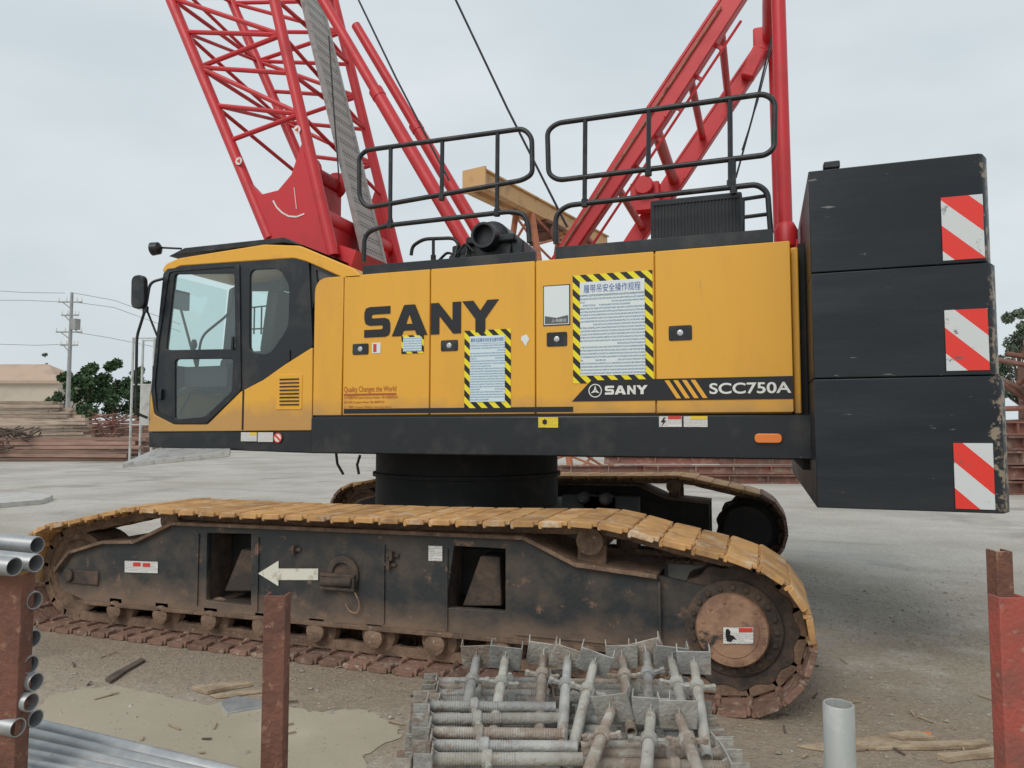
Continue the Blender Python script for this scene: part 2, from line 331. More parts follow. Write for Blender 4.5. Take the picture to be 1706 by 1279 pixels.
# ================================================================ GROUND
def ground_mat():
    m,n,b,l=nt('ground'); N=n.nodes; tc=N.new('ShaderNodeTexCoord'); vec=tc.outputs['Object']
    def noi(s,d=8,r=.6):
        t=N.new('ShaderNodeTexNoise'); t.inputs['Scale'].default_value=s; t.inputs['Detail'].default_value=d; t.inputs['Roughness'].default_value=r; l.new(vec,t.inputs['Vector']); return t.outputs['Fac']
    def mr(v,a,b_,c=0,d=1):
        x=N.new('ShaderNodeMapRange'); x.inputs['From Min'].default_value=a; x.inputs['From Max'].default_value=b_; x.inputs['To Min'].default_value=c; x.inputs['To Max'].default_value=d
        l.new(v,x.inputs['Value']); return x.outputs[0]
    def mix(f,a,c):
        x=N.new('ShaderNodeMix'); x.data_type='RGBA'; l.new(f,x.inputs[0])
        for i,v in ((6,a),(7,c)):
            if isinstance(v,tuple): x.inputs[i].default_value=rgba(v)
            else: l.new(v,x.inputs[i])
        return x.outputs[2]
    sp=N.new('ShaderNodeSeparateXYZ'); l.new(vec,sp.inputs[0])
    col=mix(mr(noi(.7),.40,.6),(.43,.375,.305),(.34,.28,.21))
    col=mix(mr(noi(2.6),.5,.7),col,(.48,.435,.37))
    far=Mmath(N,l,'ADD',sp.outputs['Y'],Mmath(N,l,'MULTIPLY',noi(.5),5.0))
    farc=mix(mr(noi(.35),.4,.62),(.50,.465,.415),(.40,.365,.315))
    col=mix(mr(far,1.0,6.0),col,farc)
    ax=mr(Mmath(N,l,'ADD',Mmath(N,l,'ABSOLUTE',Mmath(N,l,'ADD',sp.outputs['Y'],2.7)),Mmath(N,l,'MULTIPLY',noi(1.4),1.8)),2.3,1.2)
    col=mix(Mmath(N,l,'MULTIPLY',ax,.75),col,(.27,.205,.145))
    v=N.new('ShaderNodeTexVoronoi'); v.inputs['Scale'].default_value=34; l.new(vec,v.inputs['Vector'])
    v2=N.new('ShaderNodeTexVoronoi'); v2.inputs['Scale'].default_value=75; l.new(vec,v2.inputs['Vector'])
    hs=N.new('ShaderNodeHueSaturation'); hs.inputs['Saturation'].default_value=1
    l.new(Mmath(N,l,'MULTIPLY',mr(v.outputs['Color'],0,1,.88,1.1),mr(v2.outputs['Color'],0,1,.86,1.14)),hs.inputs['Value']); l.new(col,hs.inputs['Color'])
    wet=mr(noi(.55,4),.52,.6)
    stain=mix(mr(noi(.55,4),.53,.66,0,.6),hs.outputs[0],(.19,.155,.115))
    # broad soft damp patches and wheel-smeared streaks
    mp=N.new('ShaderNodeMapping'); mp.inputs['Scale'].default_value=(.25,1.2,1); l.new(vec,mp.inputs[0])
    t=N.new('ShaderNodeTexNoise'); t.inputs['Scale'].default_value=1.1; t.inputs['Detail'].default_value=6; l.new(mp.outputs[0],t.inputs['Vector'])
    stain=mix(mr(t.outputs['Fac'],.52,.68,0,.4),stain,(.26,.22,.17))
    l.new(stain,b.inputs['Base Color'])
    l.new(mr(wet,0,1,.85,.5),b.inputs['Roughness'])
    bp=N.new('ShaderNodeBump'); bp.inputs['Strength'].default_value=.7; bp.inputs['Distance'].default_value=.03
    l.new(Mmath(N,l,'ADD',Mmath(N,l,'MULTIPLY',v.outputs['Distance'],.22),Mmath(N,l,'ADD',noi(9),Mmath(N,l,'MULTIPLY',noi(60,3),.4))),bp.inputs['Height']); l.new(bp.outputs[0],b.inputs['Normal'])
    return m
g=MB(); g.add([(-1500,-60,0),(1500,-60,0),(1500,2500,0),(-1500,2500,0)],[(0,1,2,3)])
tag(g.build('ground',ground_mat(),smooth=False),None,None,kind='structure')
PUD=M('puddle_water',(.50,.44,.34),(.42,.37,.28),s=1.5,lo=.4,hi=.65,rough=.14,rough2=.4,spec=.5)
def puddle(pp,z=.004):
    pts=rnd([atz(a,b,z) for a,b in pp],.25,6)
    out=[]
    for i,p in enumerate(pts): 
        out.append(p+Vector((random.uniform(-.03,.03),random.uniform(-.025,.025),0)))
    m=MB(); m.add(out,[tuple(range(len(out)))])
    o=m.build('puddle',PUD,smooth=False); tag(o,None,None,kind='structure')
puddle([(70,1165),(160,1140),(250,1150),(330,1175),(430,1165),(520,1188),(600,1180),(655,1200),(668,1230),(600,1262),(640,1300),(300,1400),(100,1400),(60,1230)])
pm=MB()
for i in range(5600):
    d=2.9+random.random()**1.5*5.5; u=random.uniform(-.85,.85)*d
    p=CAM+fh*d+rt*u; s=random.uniform(.004,.012)*(1.9 if random.random()<.05 else 1)
    a=random.random()*6.3; q=[Vector((math.cos(a+k*pi/2)*s*random.uniform(.7,1.3),math.sin(a+k*pi/2)*s*random.uniform(.7,1.3),s*.25)) for k in range(4)]
    base=Vector((p.x,p.y,0)); pm.add([base+q[0],base+q[1],base+q[2],base+q[3],base+Vector((0,0,s*.8))],[(0,1,4),(1,2,4),(2,3,4),(3,0,4)])
PEB=M('pebble_stone',(.42,.375,.32),(.26,.22,.17),s=3,lo=.35,hi=.6,rough=.85,c3=(.55,.52,.47),s3=9,lo3=.6,hi3=.66)
tag(pm.build('gravel',PEB,smooth=False),'loose small stones scattered over the muddy yard','gravel',kind='stuff')
# ================================================================ CRANE
CR=thing('crawler_crane','large yellow and black crawler crane with red lattice boom and muddy tracks','crane')
def track_pts():
    pts=[]
    def line(a,b,n,sag=0):
        for i in range(n):
            t=i/n; pts.append(Vector((a[0]+(b[0]-a[0])*t,0,a[1]+(b[1]-a[1])*t-sag*4*t*(1-t))))
    def arc(c,r,a0,a1,n):
        for i in range(n):
            a=R(a0+(a1-a0)*i/n); pts.append(Vector((c[0]+r*math.cos(a),0,c[1]+r*math.sin(a))))
    line((2.55,0),(-2.6,0),60)
    arc((-2.6,.42),.42,270,112,40)
    e=(-2.6+.42*math.cos(R(112)),.42+.42*math.sin(R(112)))
    line(e,(-1.85,1.0),14); line((-1.85,1.0),(1.80,1.04),50,.02)
    s=(2.55+.435*math.cos(R(74)),.435+.435*math.sin(R(74)))
    line((1.80,1.04),s,14); arc((2.55,.435),.435,74,-90,50)
    return pts
TP=track_pts()
def resample(pts,n):
    L=[0]
    for i in range(len(pts)): L.append(L[-1]+(pts[(i+1)%len(pts)]-pts[i]).length)
    tot=L[-1]; out=[]
    for k in range(n):
        s=tot*k/n
        for i in range(len(pts)):
            if L[i+1]>=s: 
                t=(s-L[i])/(L[i+1]-L[i]+1e-9); out.append(pts[i].lerp(pts[(i+1)%len(pts)],t)); break
    return out,tot
NS=70
S,TOT=resample(TP,NS); pitch=TOT/NS
def shoe_mesh(w=.8):
    m=MB(); hw=w/2; L=pitch
    def slab(y0,y1,x0,x1,z0,z1,tx=.004):
        m.prism([(x0+tx,z0),(x1-tx,z0),(x1,(z0+z1)/2),(x1-tx*1.5,z1),(x0+tx*1.5,z1),(x0,(z0+z1)/2)],y0,y1)
    slab(-hw+.02,hw-.02,-L*.475,L*.475,-.026,0)
    for sg in (-1,1):
        slab(sg*hw,sg*(hw-.12),-L*.40,L*.32,-.036,-.002)
        slab(sg*(hw-.015),sg*(hw-.075),-L*.52,-L*.38,-.048,-.006)
        slab(sg*(hw-.13),sg*(hw-.21),L*.38,L*.53,-.044,-.004)
        m.bb((-L*.2,sg*.10,-.026),(L*.2,sg*.15,-.11))
        m.lathe((L*.49,sg*(hw-.20),-.032),(0,-sg,0),[(0,.022),(.16,.022)],10)
    return m
t0=(S[5]-S[4]).normalized(); nn0=Vector((t0.z,0,-t0.x)); sgn=1 if nn0.z<0 else -1
def place_track(yc):
    band=MB()
    for i,p in enumerate(S):
        t=(S[(i+1)%NS]-S[i-1]).normalized(); nn=Vector((t.z,0,-t.x))*sgn
        rot=Matrix((t,Vector((0,1,0)),t.cross(Vector((0,1,0))))).transposed(); c=Vector((p.x,yc,p.z))-nn*.072
        for yy in (-.14,.14): band.box(c+Vector((0,yy,0)),(pitch*1.02,.05,.07),rot)
        band.box(c,(.03,.30,.03),rot)
    return band.build('crawler_track',MUD,CR,bev=.006)
sm=shoe_mesh()
shoeA=sm.build('track_shoe',SHOE,CR,bev=.003,local=True); sm_me=shoeA.data; shoeB_me=shoeA.data.copy(); shoeB_me.materials.clear(); shoeB_me.materials.append(SHOEB)
proto_used=False
for far,yc in ((False,-2.25),(True,2.25)):
    tr=place_track(yc); stuff=MB(); cnt=0
    for i,p in enumerate(S):
        t=(S[(i+1)%NS]-S[i-1]).normalized(); nn=Vector((t.z,0,-t.x))*sgn
        x=t; z=nn; y=z.cross(x); rot=Matrix((x,y,z)).transposed()
        jit=Matrix.Rotation(random.uniform(-.03,.03),3,'Y')@Matrix.Rotation(random.uniform(-.01,.01),3,'Z')
        rm=rot@jit
        vis=(not far) or ((p.z>.8 or p.x>2.85) and cnt<30)
        if vis:
            cnt+=1
            o=shoeA if not proto_used else shoeA.copy()
            if proto_used: C.objects.link(o)
            proto_used=True
            o.parent=tr; o.matrix_local=Matrix.Translation((p.x,yc+random.uniform(-.005,.005),p.z))@rm.to_4x4()
            o.data=shoeB_me if (p.z<.30 or (p.x>2.5 and p.z<.4)) else sm_me
        else:
            stuff.add([rm@v+Vector((p.x,yc,p.z)) for v in sm.v],sm.f)
    if stuff.v:
        o=stuff.build('track_shoe',SHOEB,tr); o['kind']='stuff'
# ---- side frames
def side_frame(mir):
    sy=-1 if mir else 1
    Y=lambda v: v*sy if mir else v
    yf=-2.47
    top=[(-2.75,.42),(-2.6,.58),(-2.25,.68),(-1.92,.70),(-1.55,.86),(1.28,.89),(1.62,.74),(2.12,.70)]
    bot=[(2.12,.265),(-2.45,.215),(-2.72,.29)]
    outer=top+bot
    h1=rnd(PX([(345,888),(418,886),(418,1012),(343,1000)],yf),.01,2); h2=rnd(PX([(757,893),(842,893),(842,1018),(742,1012)],yf),.01,2)
    def cl(h): return [(x,min(max(z,.30),.82)) for x,z in h]
    h1=cl(h1); h2=cl(h2)
    if not mir: fr=plate('track_frame',outer,[h1,h2],yf,.05,FRM,CR,bev=.004)
    else: fr=plate('track_frame',outer,[],2.42,.05,FRM,CR)
    m=MB(); m.prism(outer,Y(-2.16),Y(-1.95)); m.build('inner_web',DARK,fr)
    m=MB()
    for a,b in zip(top[:-1],top[1:]):
        m.beam((a[0],Y(-2.24),a[1]+.012),(b[0],Y(-2.24),b[1]+.012),.54,.026)
    m.build('top_flange',MUD,fr,bev=.004)
    m=MB(); m.beam((-2.5,Y(-2.24),.205),(2.12,Y(-2.24),.255),.52,.028); m.build('bottom_flange',MUD,fr,bev=.004)
    if not mir:
        for h,st in ((h1,[(402,915),(420,918),(420,985),(373,985)]),(h2,[(800,926),(832,928),(836,1010),(770,1010)])):
            x0=min(p[0] for p in h); x1=max(p[0] for p in h)
            m=MB(); m.bb((x0-.02,-2.42,.25),(x0,-2.1,.86)); m.bb((x1,-2.42,.25),(x1+.02,-2.1,.86)); m.bb((x0,-2.42,.275),(x1,-2.1,.30)); m.build('pocket_wall',FRMD,fr)
            q=[(p[0],max(p[1],.29)) for p in PX(st,-2.38)]
            m=MB(); m.prism(q,-2.38,-2.2); m.build('pocket_stay',FRMD,fr,bev=.01)
        m=MB()
        for px in (430,640,745,1098,330):
            x,_=xz(px,950,yf); m.bb((x-.008,-2.482,.27),(x+.008,-2.47,.80 if px<1000 else .68))
        m.bb((xz(860,0,yf)[0],-2.484,.285),(xz(1098,0,yf)[0],-2.47,.30))
        m.build('weld_seam',FRM,fr)
        A=PX([(430,955),(464,934),(464,947),(530,947),(530,966),(464,966),(464,976)],-2.476)
        plate('direction_arrow',A,[],-2.478,.004,YWH,fr)
        c=aty(573,955,-2.47); m=MB(); m.lathe(c,(0,-1,0),[(0,.125),(.02,.125),(.03,.105),(.03,.08),(.012,.075)],28); m.build('round_cover',FRMD,fr)
        c=aty(563,970,-2.5); m=MB()
        m.bb(c+Vector((-.14,-.02,-.055)),c+Vector((.14,.03,-.03))); m.bb(c+Vector((-.14,-.02,.035)),c+Vector((.14,.03,.06))); m.bb(c+Vector((-.14,-.02,-.03)),c+Vector((-.11,.03,.035))); m.bb(c+Vector((.11,-.02,-.03)),c+Vector((.14,.03,.035)))
        m.tube(c+Vector((-.12,-.01,0)),c+Vector((.12,-.01,.01)),.034,10)
        m.build('towing_shackle',FRMD,fr,bev=.006)
        m=MB(); q=[aty(a,b,-2.5) for a,b in ((590,985),(600,1005),(596,1022),(583,1020),(575,1005))]; m.sweep(rnd(q,.04,4,False),.005,6); m.build('wire_hook',HUB,fr)
        for (px,py) in ((492,915),(655,925),(650,940)):
            c=aty(px,py,-2.47); m=MB(); m.bb(c+Vector((-.05,-.015,-.012)),c+Vector((.05,0,.012))); m.bb(c+Vector((-.012,-.04,-.03)),c+Vector((.012,0,.03))); m.build('lug',FRMD,fr,bev=.004)
        def lab(name,x0,y0,x1,y1,mt):
            plate(name,PX([(x0,y0),(x1,y0+(x1-x0)*.03),(x1,y1+(x1-x0)*.03),(x0,y1)],-2.476),[],-2.478,.003,mt,fr)
        lab('warning_label',208,934,263,953,LBL); lab('warning_label',714,909,737,934,LBL)
        for a,b,c_ in ((222,937,REDI),(238,938,REDI)): plate('warning_mark',PX([(a,b),(a+12,b),(a+12,b+6),(a,b+6)],-2.479),[],-2.481,.002,c_,fr)
    for i in range(10):
        x=-2.12+i*.463; m=MB(); prof=[(0,.05),(.02,.128),(.06,.14),(.07,.10),(.30,.10),(.31,.14),(.35,.128),(.37,.05)]
        m.lathe((x,Y(-2.25)-.185,.178),(0,1,0),prof,24)
        m.lathe((x,Y(-2.25)-.25,.17),(0,1,0),[(0,.045),(.01,.07),(.49,.07),(.50,.045)],14)
        m.box((x,Y(-2.25),.225),(.12,.44,.06))
        m.build('track_roller',MUD,fr)
    for x,z in ((-1.62,.905),(1.70,.915)):
        m=MB(); m.lathe((x,Y(-2.25)-.22,z-.02),(0,1,0),[(0,.04),(.01,.085),(.10,.085),(.11,.06),(.33,.06),(.34,.085),(.43,.085),(.44,.04)],20); m.bb((x-.09,Y(-2.40),z-.24),(x+.09,Y(-2.36),z-.05)); m.bb((x-.05,Y(-2.3),z-.24),(x+.05,Y(-2.2),z-.05)); m.build('carrier_roller',MUD,fr)
    m=MB(); m.lathe((-2.6,Y(-2.25)-.15,.42),(0,1,0),[(0,.08),(0,.12),(.03,.13),(.03,.25),(0,.27),(0,.325),(.30,.325),(.30,.27),(.27,.25),(.27,.13),(.30,.12),(.30,.08)],36); m.build('idler_wheel',MUD,fr)
    m=MB(); m.beam((-2.66,Y(-2.46),.40),(-2.3,Y(-2.46),.40),.05,.11); m.lathe((-2.6,Y(-2.46)-.05,.41),(0,1,0),[(0,.05),(.1,.05)],16); m.build('idler_yoke',FRMD,fr,bev=.008)
    # drive wheel : solid dirty drum with low drive lugs
    m=MB(); c=(2.55,Y(-2.25),.435); pr=[]
    for k in range(13*6):
        a=2*pi*k/(13*6); rr=.352+.014*math.cos(13*a); pr.append((c[0]+rr*math.cos(a),c[2]+rr*math.sin(a)))
    m.prism(pr,c[1]-.17,c[1]-.10); m.prism(pr,c[1]+.10,c[1]+.17); m.lathe((c[0],c[1]-.11,c[2]),(0,1,0),[(0,.30),(.22,.30)],32)
    sp=m.build('drive_wheel',FRMD,CR,bev=.006)
    s=-1 if not mir else 1
    m=MB(); m.lathe((c[0],c[1]-s*.12,c[2]),(0,-s,0),[(0,.33),(.16,.33),(.2,.28),(.3,.26)],40); m.build('motor_cover',DARK,sp)
    if not mir:
        m=MB(); m.prism([(2.10,.24),(2.10,.71),(2.42,.66),(2.30,.5),(2.30,.36),(2.38,.22)],-2.44,-2.40); m.build('frame_horn',FRM,fr)
    y0=c[1]+s*.14
    m=MB(); m.lathe((c[0],y0,c[2]),(0,s,0),[(0,.275),(.05,.275),(.055,.267)],40)
    for k in range(20):
        a=2*pi*k/20; m.lathe((c[0]+.238*math.cos(a),y0+s*.055,c[2]+.238*math.sin(a)),(0,s,0),[(0,.016),(.018,.016)],6)
    m.build('bolt_ring',FRMD,sp)
    m=MB(); m.lathe((c[0]-.005,y0+s*.05,c[2]),(0,s,0),[(0,.205),(.07,.205),(.085,.195),(.085,.15),(.09,.145),(.09,.02)],48)
    for k in range(12):
        a=2*pi*(k+.5)/12; m.lathe((c[0]+.172*math.cos(a),y0+s*.135,c[2]+.172*math.sin(a)),(0,s,0),[(0,.009),(.008,.009)],6)
    m.build('hub_cover',HUB,sp)
    if not mir:
        yy=y0-.145
        plate('warning_label',PX([(1205,1045),(1255,1045),(1255,1072),(1205,1072)],yy),[],yy-.002,.003,LBL,sp)
        plate('warning_mark',PX([(1231,1046),(1254,1046),(1254,1053),(1231,1053)],yy-.003),[],yy-.005,.002,REDI,sp)
        plate('warning_mark',PX([(1209,1049),(1213,1047),(1217,1052),(1216,1057),(1223,1060),(1227,1066),(1222,1064),(1218,1069),(1211,1068),(1209,1060)],yy-.003),[],yy-.005,.002,INK,sp)
side_frame(False); side_frame(True)
# ---- carbody
m=MB(); m.prism([(-1.0,.50),(-.85,.38),(.80,.38),(.95,.50),(.80,.84),(-.85,.84)],-.9,.9)
cb=m.build('car_body',DARK,CR,bev=.02)
for x in (-1.0,.95):
    for s in (-1,1):
        m=MB(); m.bb((x-.25,s*2.2,.42),(x+.25,s*.7,.78)); m.build('axle_beam',DARK,cb,bev=.02)
m=MB(); m.lathe((-.15,0,.82),(0,0,1),[(0,.93),(.30,.93),(.305,.96),(.34,.96),(.345,.93),(.57,.93)],56); m.build('slewing_ring',DARK,CR)
for k,(px,py) in enumerate(((975,828),(1012,830))):
    m=MB(); c=aty(px,py,-1.0); m.lathe(c,(0,-1,0),[(0,.05),(.1,.05),(.12,.03)],14); m.bb(c+Vector((-.2,.0,-.14)),c+Vector((.25,.12,.01))); m.build('travel_joint',DARK,cb)
for (a,b) in (((560,755),(572,790)),((600,758),(598,790))):
    m=MB(); m.sweep([aty(a[0],a[1],-1.2),aty((a[0]+b[0])/2-4,(a[1]+b[1])/2,-1.2),aty(b[0],b[1],-1.2)],.012,6); m.build('hose',BLK2,cb)
# ---- deck
m=MB(); m.bb((-1.0,-1.52,1.38),(3.06,1.52,1.695)); dk=m.build('deck_frame',BLK,CR,bev=.012)
m=MB(); m.bb((-2.80,-.5,1.40),(-1.0,1.45,1.66)); m.build('front_deck',BLK,dk,bev=.01)
m=MB(); m.bb((-.95,-.58,1.695),(2.8,.58,2.35)); m.bb((.2,-.5,2.35),(1.1,.5,2.75)); m.lathe((.0,-.45,2.45),(0,1,0),[(0,.35),(.05,.35),(.05,.22),(.85,.22),(.85,.35),(.9,.35)],24); m.lathe((1.6,-.45,2.5),(0,1,0),[(0,.3),(.05,.3),(.05,.2),(.85,.2),(.85,.3),(.9,.3)],24); m.build('winch_assembly',DARK,CR)
def deck_label(nm,x0,y0,x1,y1,mt,y=-1.52):
    a=xz(x0,y0,y); b=xz(x1,y1,y); return plate(nm,[(a[0],a[1]),(b[0],a[1]),(b[0],b[1]),(a[0],b[1])],[],y-.004,.003,mt,dk)
deck_label('caution_label',897,695,930,712,LBLY)
deck_label('warning_label',1098,693,1136,711,LBL); deck_label('warning_label',1139,693,1179,711,LBL)
def dmark(x0,y0,x1,y1,mt,y=-1.524): 
    a=xz(x0,y0,y); b=xz(x1,y1,y); plate('warning_mark',[(a[0],a[1]),(b[0],a[1]),(b[0],b[1]),(a[0],b[1])],[],y-.003,.002,mt,dk)
dmark(1113,693,1135,698,REDI); dmark(1150,693,1178,698,YELI)
plate('warning_mark',PX([(1106,695),(1101,703),(1105,703),(1102,710),(1110,700),(1106,700),(1109,695)],-1.524),[],-1.527,.002,INK,dk)
plate('warning_mark',PX([(904,700),(908,698),(911,700),(911,706),(907,707),(904,705)],-1.524),[],-1.527,.002,INK,dk)
a=xz(1257,722,-1.54); b=xz(1303,738,-1.54)
plate('side_marker_lamp',rnd([(a[0],a[1]),(b[0],a[1]),(b[0],b[1]),(a[0],b[1])],.03,5),[],-1.545,.03,ORG,dk,bev=.005)
# ---- housing
HZ0=1.70; HZ1=xz(1100,418,-1.5)[1]
HX0=xz(524,600,-1.5)[0]; HX1=xz(1322,600,-1.5)[0]
for near in (True,False):
    s=1 if near else -1
    m=MB()
    pr=[(HX0+.01,HZ0)]+[(p[0],p[1]) for p in rnd([(HX0+.01,HZ0,0),(HX0+.01,HZ1-.012,0),(HX1-.01,HZ1-.012,0)],.14,8,False)][1:-1]+[(HX1-.01,HZ1-.012),(HX1-.01,HZ0)]
    m.prism(pr,-1.48*s,-.62*s)
    h=m.build('engine_housing',YEL,CR,bev=.012)
    if near: hs=h
    else:
        hs2=h
seams=[523,571.5,716.5,892.5,1092.5,1322]
for i in range(5):
    x0=xz(seams[i],600,-1.5)[0]+(.005 if i else 0); x1=xz(seams[i+1],600,-1.5)[0]-.005
    if i==0: pr=[(x0,HZ0+.01)]+[(p[0],p[1]) for p in rnd([(x0,HZ0,0),(x0,HZ1,0),(x1,HZ1,0)],.16,8,False)][1:-1]+[(x1,HZ1),(x1,HZ0+.01)]
    else: pr=rnd([(x0,HZ0+.01),(x0,HZ1),(x1,HZ1),(x1,HZ0+.01)],.012,3)
    plate('door_panel',[(p[0],p[1]) for p in pr],[],-1.506,.026,YEL,hs,bev=.006)
    if i: 
        m=MB(); m.bb((x0+.03,1.484,HZ0+.03),(x1-.03,1.506,HZ1-.03)); m.build('door_panel',YEL,hs2,bev=.004)
m=MB(); m.bb((HX0+.02,-1.51,HZ0-.004),(xz(1092,600,-1.5)[0],-1.49,HZ0+.004)); m.build('lower_seal',INK,hs)
def rect(x0,y0,x1,y1,y):
    ya=y; a=xz(x0,y0,ya); b=xz(x1,y1,ya); return [(a[0],a[1]),(b[0],a[1]),(b[0],b[1]),(a[0],b[1])]
for px,ys in ((566,(505,545,600,655,685)),(580,(500,670))):
    for py in ys:
        m=MB(); m.lathe(aty(px,py,-1.506),(0,-1,0),[(0,.007),(.003,.006)],8); m.build('bolt',YEL2,hs)
for x0,y0,x1,y1 in ((588,573,614,590),(735,567,763,584),(911,554,945,576),(1114,543,1153,566)):
    yy=-1.506; r=rect(x0,y0,x1,y1,yy)
    plate('door_latch',rnd(r,.015,4),[],yy-.007,.01,BLK2,hs,bev=.002)
    c=Vector(((r[0][0]+r[1][0])/2,yy-.007,(r[0][1]+r[2][1])/2))
    m=MB(); m.lathe(c,(0,-1,0),[(0,.022),(.004,.022),(.006,.012)],18); m.build('lock_barrel',STL,hs)
r=rect(573,681,955,686,-1.506); plate('pinstripe',r,[],-1.509,.003,INK,hs)
GL={'S':([(1,1),(.2,1),(.06,.96),(0,.82),(0,.6),(.05,.45),(.2,.385),(.68,.385),(.72,.35),(.72,.29),(.68,.25),(0,.25),(0,0),(.8,0),(.95,.05),(1,.18),(1,.43),(.95,.56),(.8,.62),(.32,.62),(.28,.65),(.28,.71),(.32,.75),(1,.75)],[]),
'A':([(0,0),(.36,1),(.68,1),(1.04,0),(.74,0),(.68,.17),(.35,.17),(.29,0)],[[(.42,.38),(.61,.38),(.515,.70)]]),
'N':([(0,0),(0,1),(.26,1),(.72,.42),(.72,1),(1,1),(1,0),(.74,0),(.28,.58),(.28,0)],[]),
'Y':([(0,1),(.32,1),(.52,.68),(.72,1),(1.04,1),(.66,.42),(.66,0),(.38,0),(.38,.42)],[])}
def brand(boxes,zb,h,y,mat,parent):
    for ch,(px0,px1) in zip('SANY',boxes):
        xa=xz(px0,540,y)[0]; xb=xz(px1,540,y)[0]; o,hh=GL[ch]; k=(xb-xa)/max(p[0] for p in o)
        f=lambda L:[(xa+p[0]*k,zb+p[1]*h) for p in L]
        plate('brand_lettering',f(o),[f(q) for q in hh],y-.002,.003,mat,parent)
zt=xz(720,505,-1.51)[1]; zb=xz(720,557,-1.51)[1]
brand([(607,650),(653,712),(718,768),(770,831)],zb,zt-zb,-1.51,INK,hs)
yb=-1.509
A=xz(953,668,yb); B=xz(985,636,yb); D=xz(1321,626,yb); E=xz(1321,664,yb)
plate('model_band',[(A[0],E[1]),(B[0],D[1]),(D[0],D[1]),(D[0],E[1])],[],yb-.002,.003,INK,hs)
bh=D[1]-E[1]; zc=E[1]
yy=yb-.004
z1=zc+bh*.30; hh=bh*.42
brand([(1007,1022),(1023,1042),(1044,1058),(1059,1078)],z1,hh,yy,WHT,hs)
c=xz(987,0,yy)[0]; rr=.052; cz=zc+bh*.5
ring=[(c+rr*math.cos(k*pi/16),cz+rr*math.sin(k*pi/16)) for k in range(32)]; ring2=[(c+rr*.86*math.cos(k*pi/16),cz+rr*.86*math.sin(k*pi/16)) for k in range(32)]
plate('round_emblem',ring,[ring2],yy-.002,.003,WHT,hs)
for a in (90,210,330):
    a=R(a); t=Vector((math.cos(a),math.sin(a))); q=Vector((-t.y,t.x))
    pts=[t*rr*.78,q*rr*.20+t*.004,t*.004-q*rr*.20]
    plate('round_emblem',[(c+p.x,cz+p.y) for p in pts],[],yy-.002,.003,WHT,hs)
for k in range(4):
    xa=xz(1099+k*14,0,yy)[0]; wdt=.033
    plate('slash_mark',[(xa,zc+bh*.92),(xa+wdt,zc+bh*.92),(xa+.085+wdt,zc+bh*.08),(xa+.085,zc+bh*.08)],[],yy-.002,.003,YEL2,hs)
xa=xz(1171,0,yy)[0]; xb=xz(1303,0,yy)[0]
txt('model_lettering','SCC750A',xa,zc+bh*.25,bh*.5,yy-.002,WHT,hs,bold=.02,w=xb-xa)
def T(body,px0,px1,py,hp,y,mat,bold=0,par=None):
    xa,za=xz(px0,py,y); xb=xz(px1,py,y)[0]; zt=xz(px0,py-hp,y)[1]
    return txt('printed_text',body,xa,za,zt-za,y,mat,par or hs,bold=bold,w=xb-xa)
T('Quality Changes the World',573,660,656,12,-1.509,REDB,0)
plate('printed_line',rect(573,656,660,657.3,-1.509),[],-1.511,.002,REDB,hs)
for k,(b_,x1) in enumerate((('台州客服专线 Sales & Service Hotline: +86 4008878318',662),('投诉专线 Complaint Hotline: +86 4008879318',640),('三一官网 Company Website: www.sany.com.cn',652))):
    T(b_,573,x1,665+k*8,5.5,-1.509,REDB)
def poster(x0,y0,x1,y1,bw,inner,haz=True,y=-1.509):
    r=rect(x0,y0,x1,y1,y)
    if haz: plate('poster_border',r,[],y-.001,.002,HAZ,hs)
    b=xz(x0+bw,0,y)[0]-xz(x0,0,y)[0]
    q=[(r[0][0]+b,r[0][1]-b),(r[1][0]-b,r[1][1]-b),(r[2][0]-b,r[2][1]+b),(r[3][0]+b,r[3][1]+b)] if bw else r
    plate('poster_sheet',q,[],y-.005,.003,inner,hs); return q
PLN=M('poster_head',(.74,.80,.80),rough=.45)
q=poster(954,459,1089,636,12,PAP)
plate('poster_head',[(q[0][0],q[0][1]-.10),(q[1][0],q[1][1]-.10),(q[1][0],q[1][1]),(q[0][0],q[0][1])],[],-1.517,.003,PLN,hs)
wq=q[1][0]-q[0][0]
txt('poster_title','履带吊安全操作规程',q[0][0]+wq*.06,q[0][1]-.086,.064,-1.5185,BLUI,hs,bold=0,w=wq*.88)
q=poster(774,551,851,679,9,PAP2)
wq=q[1][0]-q[0][0]
plate('poster_head',[(q[0][0],q[0][1]-.06),(q[1][0],q[1][1]-.06),(q[1][0],q[1][1]),(q[0][0],q[0][1])],[],-1.517,.003,M('poster_head_blue',(.66,.78,.84),rough=.45),hs)
txt('poster_title','履带式起重机司机安全操作规程',q[0][0]+wq*.03,q[0][1]-.05,.034,-1.5185,BLUI,hs,bold=0,w=wq*.94)
q=poster(669,559,706,588,3,PAP2)
plate('card_frame',rect(905,476,950,541,-1.509),[],-1.510,.002,INK,hs)
q=poster(906.5,477.5,948.5,539.5,0,PLN,haz=False)
wq=q[1][0]-q[0][0]; hq=q[0][1]-q[3][1]
plate('notice_band',[(q[3][0]+.008,q[3][1]+.008),(q[2][0]-.008,q[2][1]+.008),(q[2][0]-.008,q[2][1]+hq*.23),(q[2][0]-wq*.5,q[2][1]+hq*.17),(q[3][0]+.008,q[3][1]+hq*.23)],[],-1.517,.003,M('grey_ink',(.10,.11,.12),rough=.5),hs)
txt('notice_title','上海建设',q[3][0]+wq*.3,q[3][1]+.018,.026,-1.5185,WHT,hs,w=wq*.6)
plate('inspection_tag',rect(620,571,634,588,-1.507),[],-1.510,.003,PLN,hs)
plate('inspection_mark',rect(622,573,627,586,-1.511),[],-1.513,.002,REDI,hs)
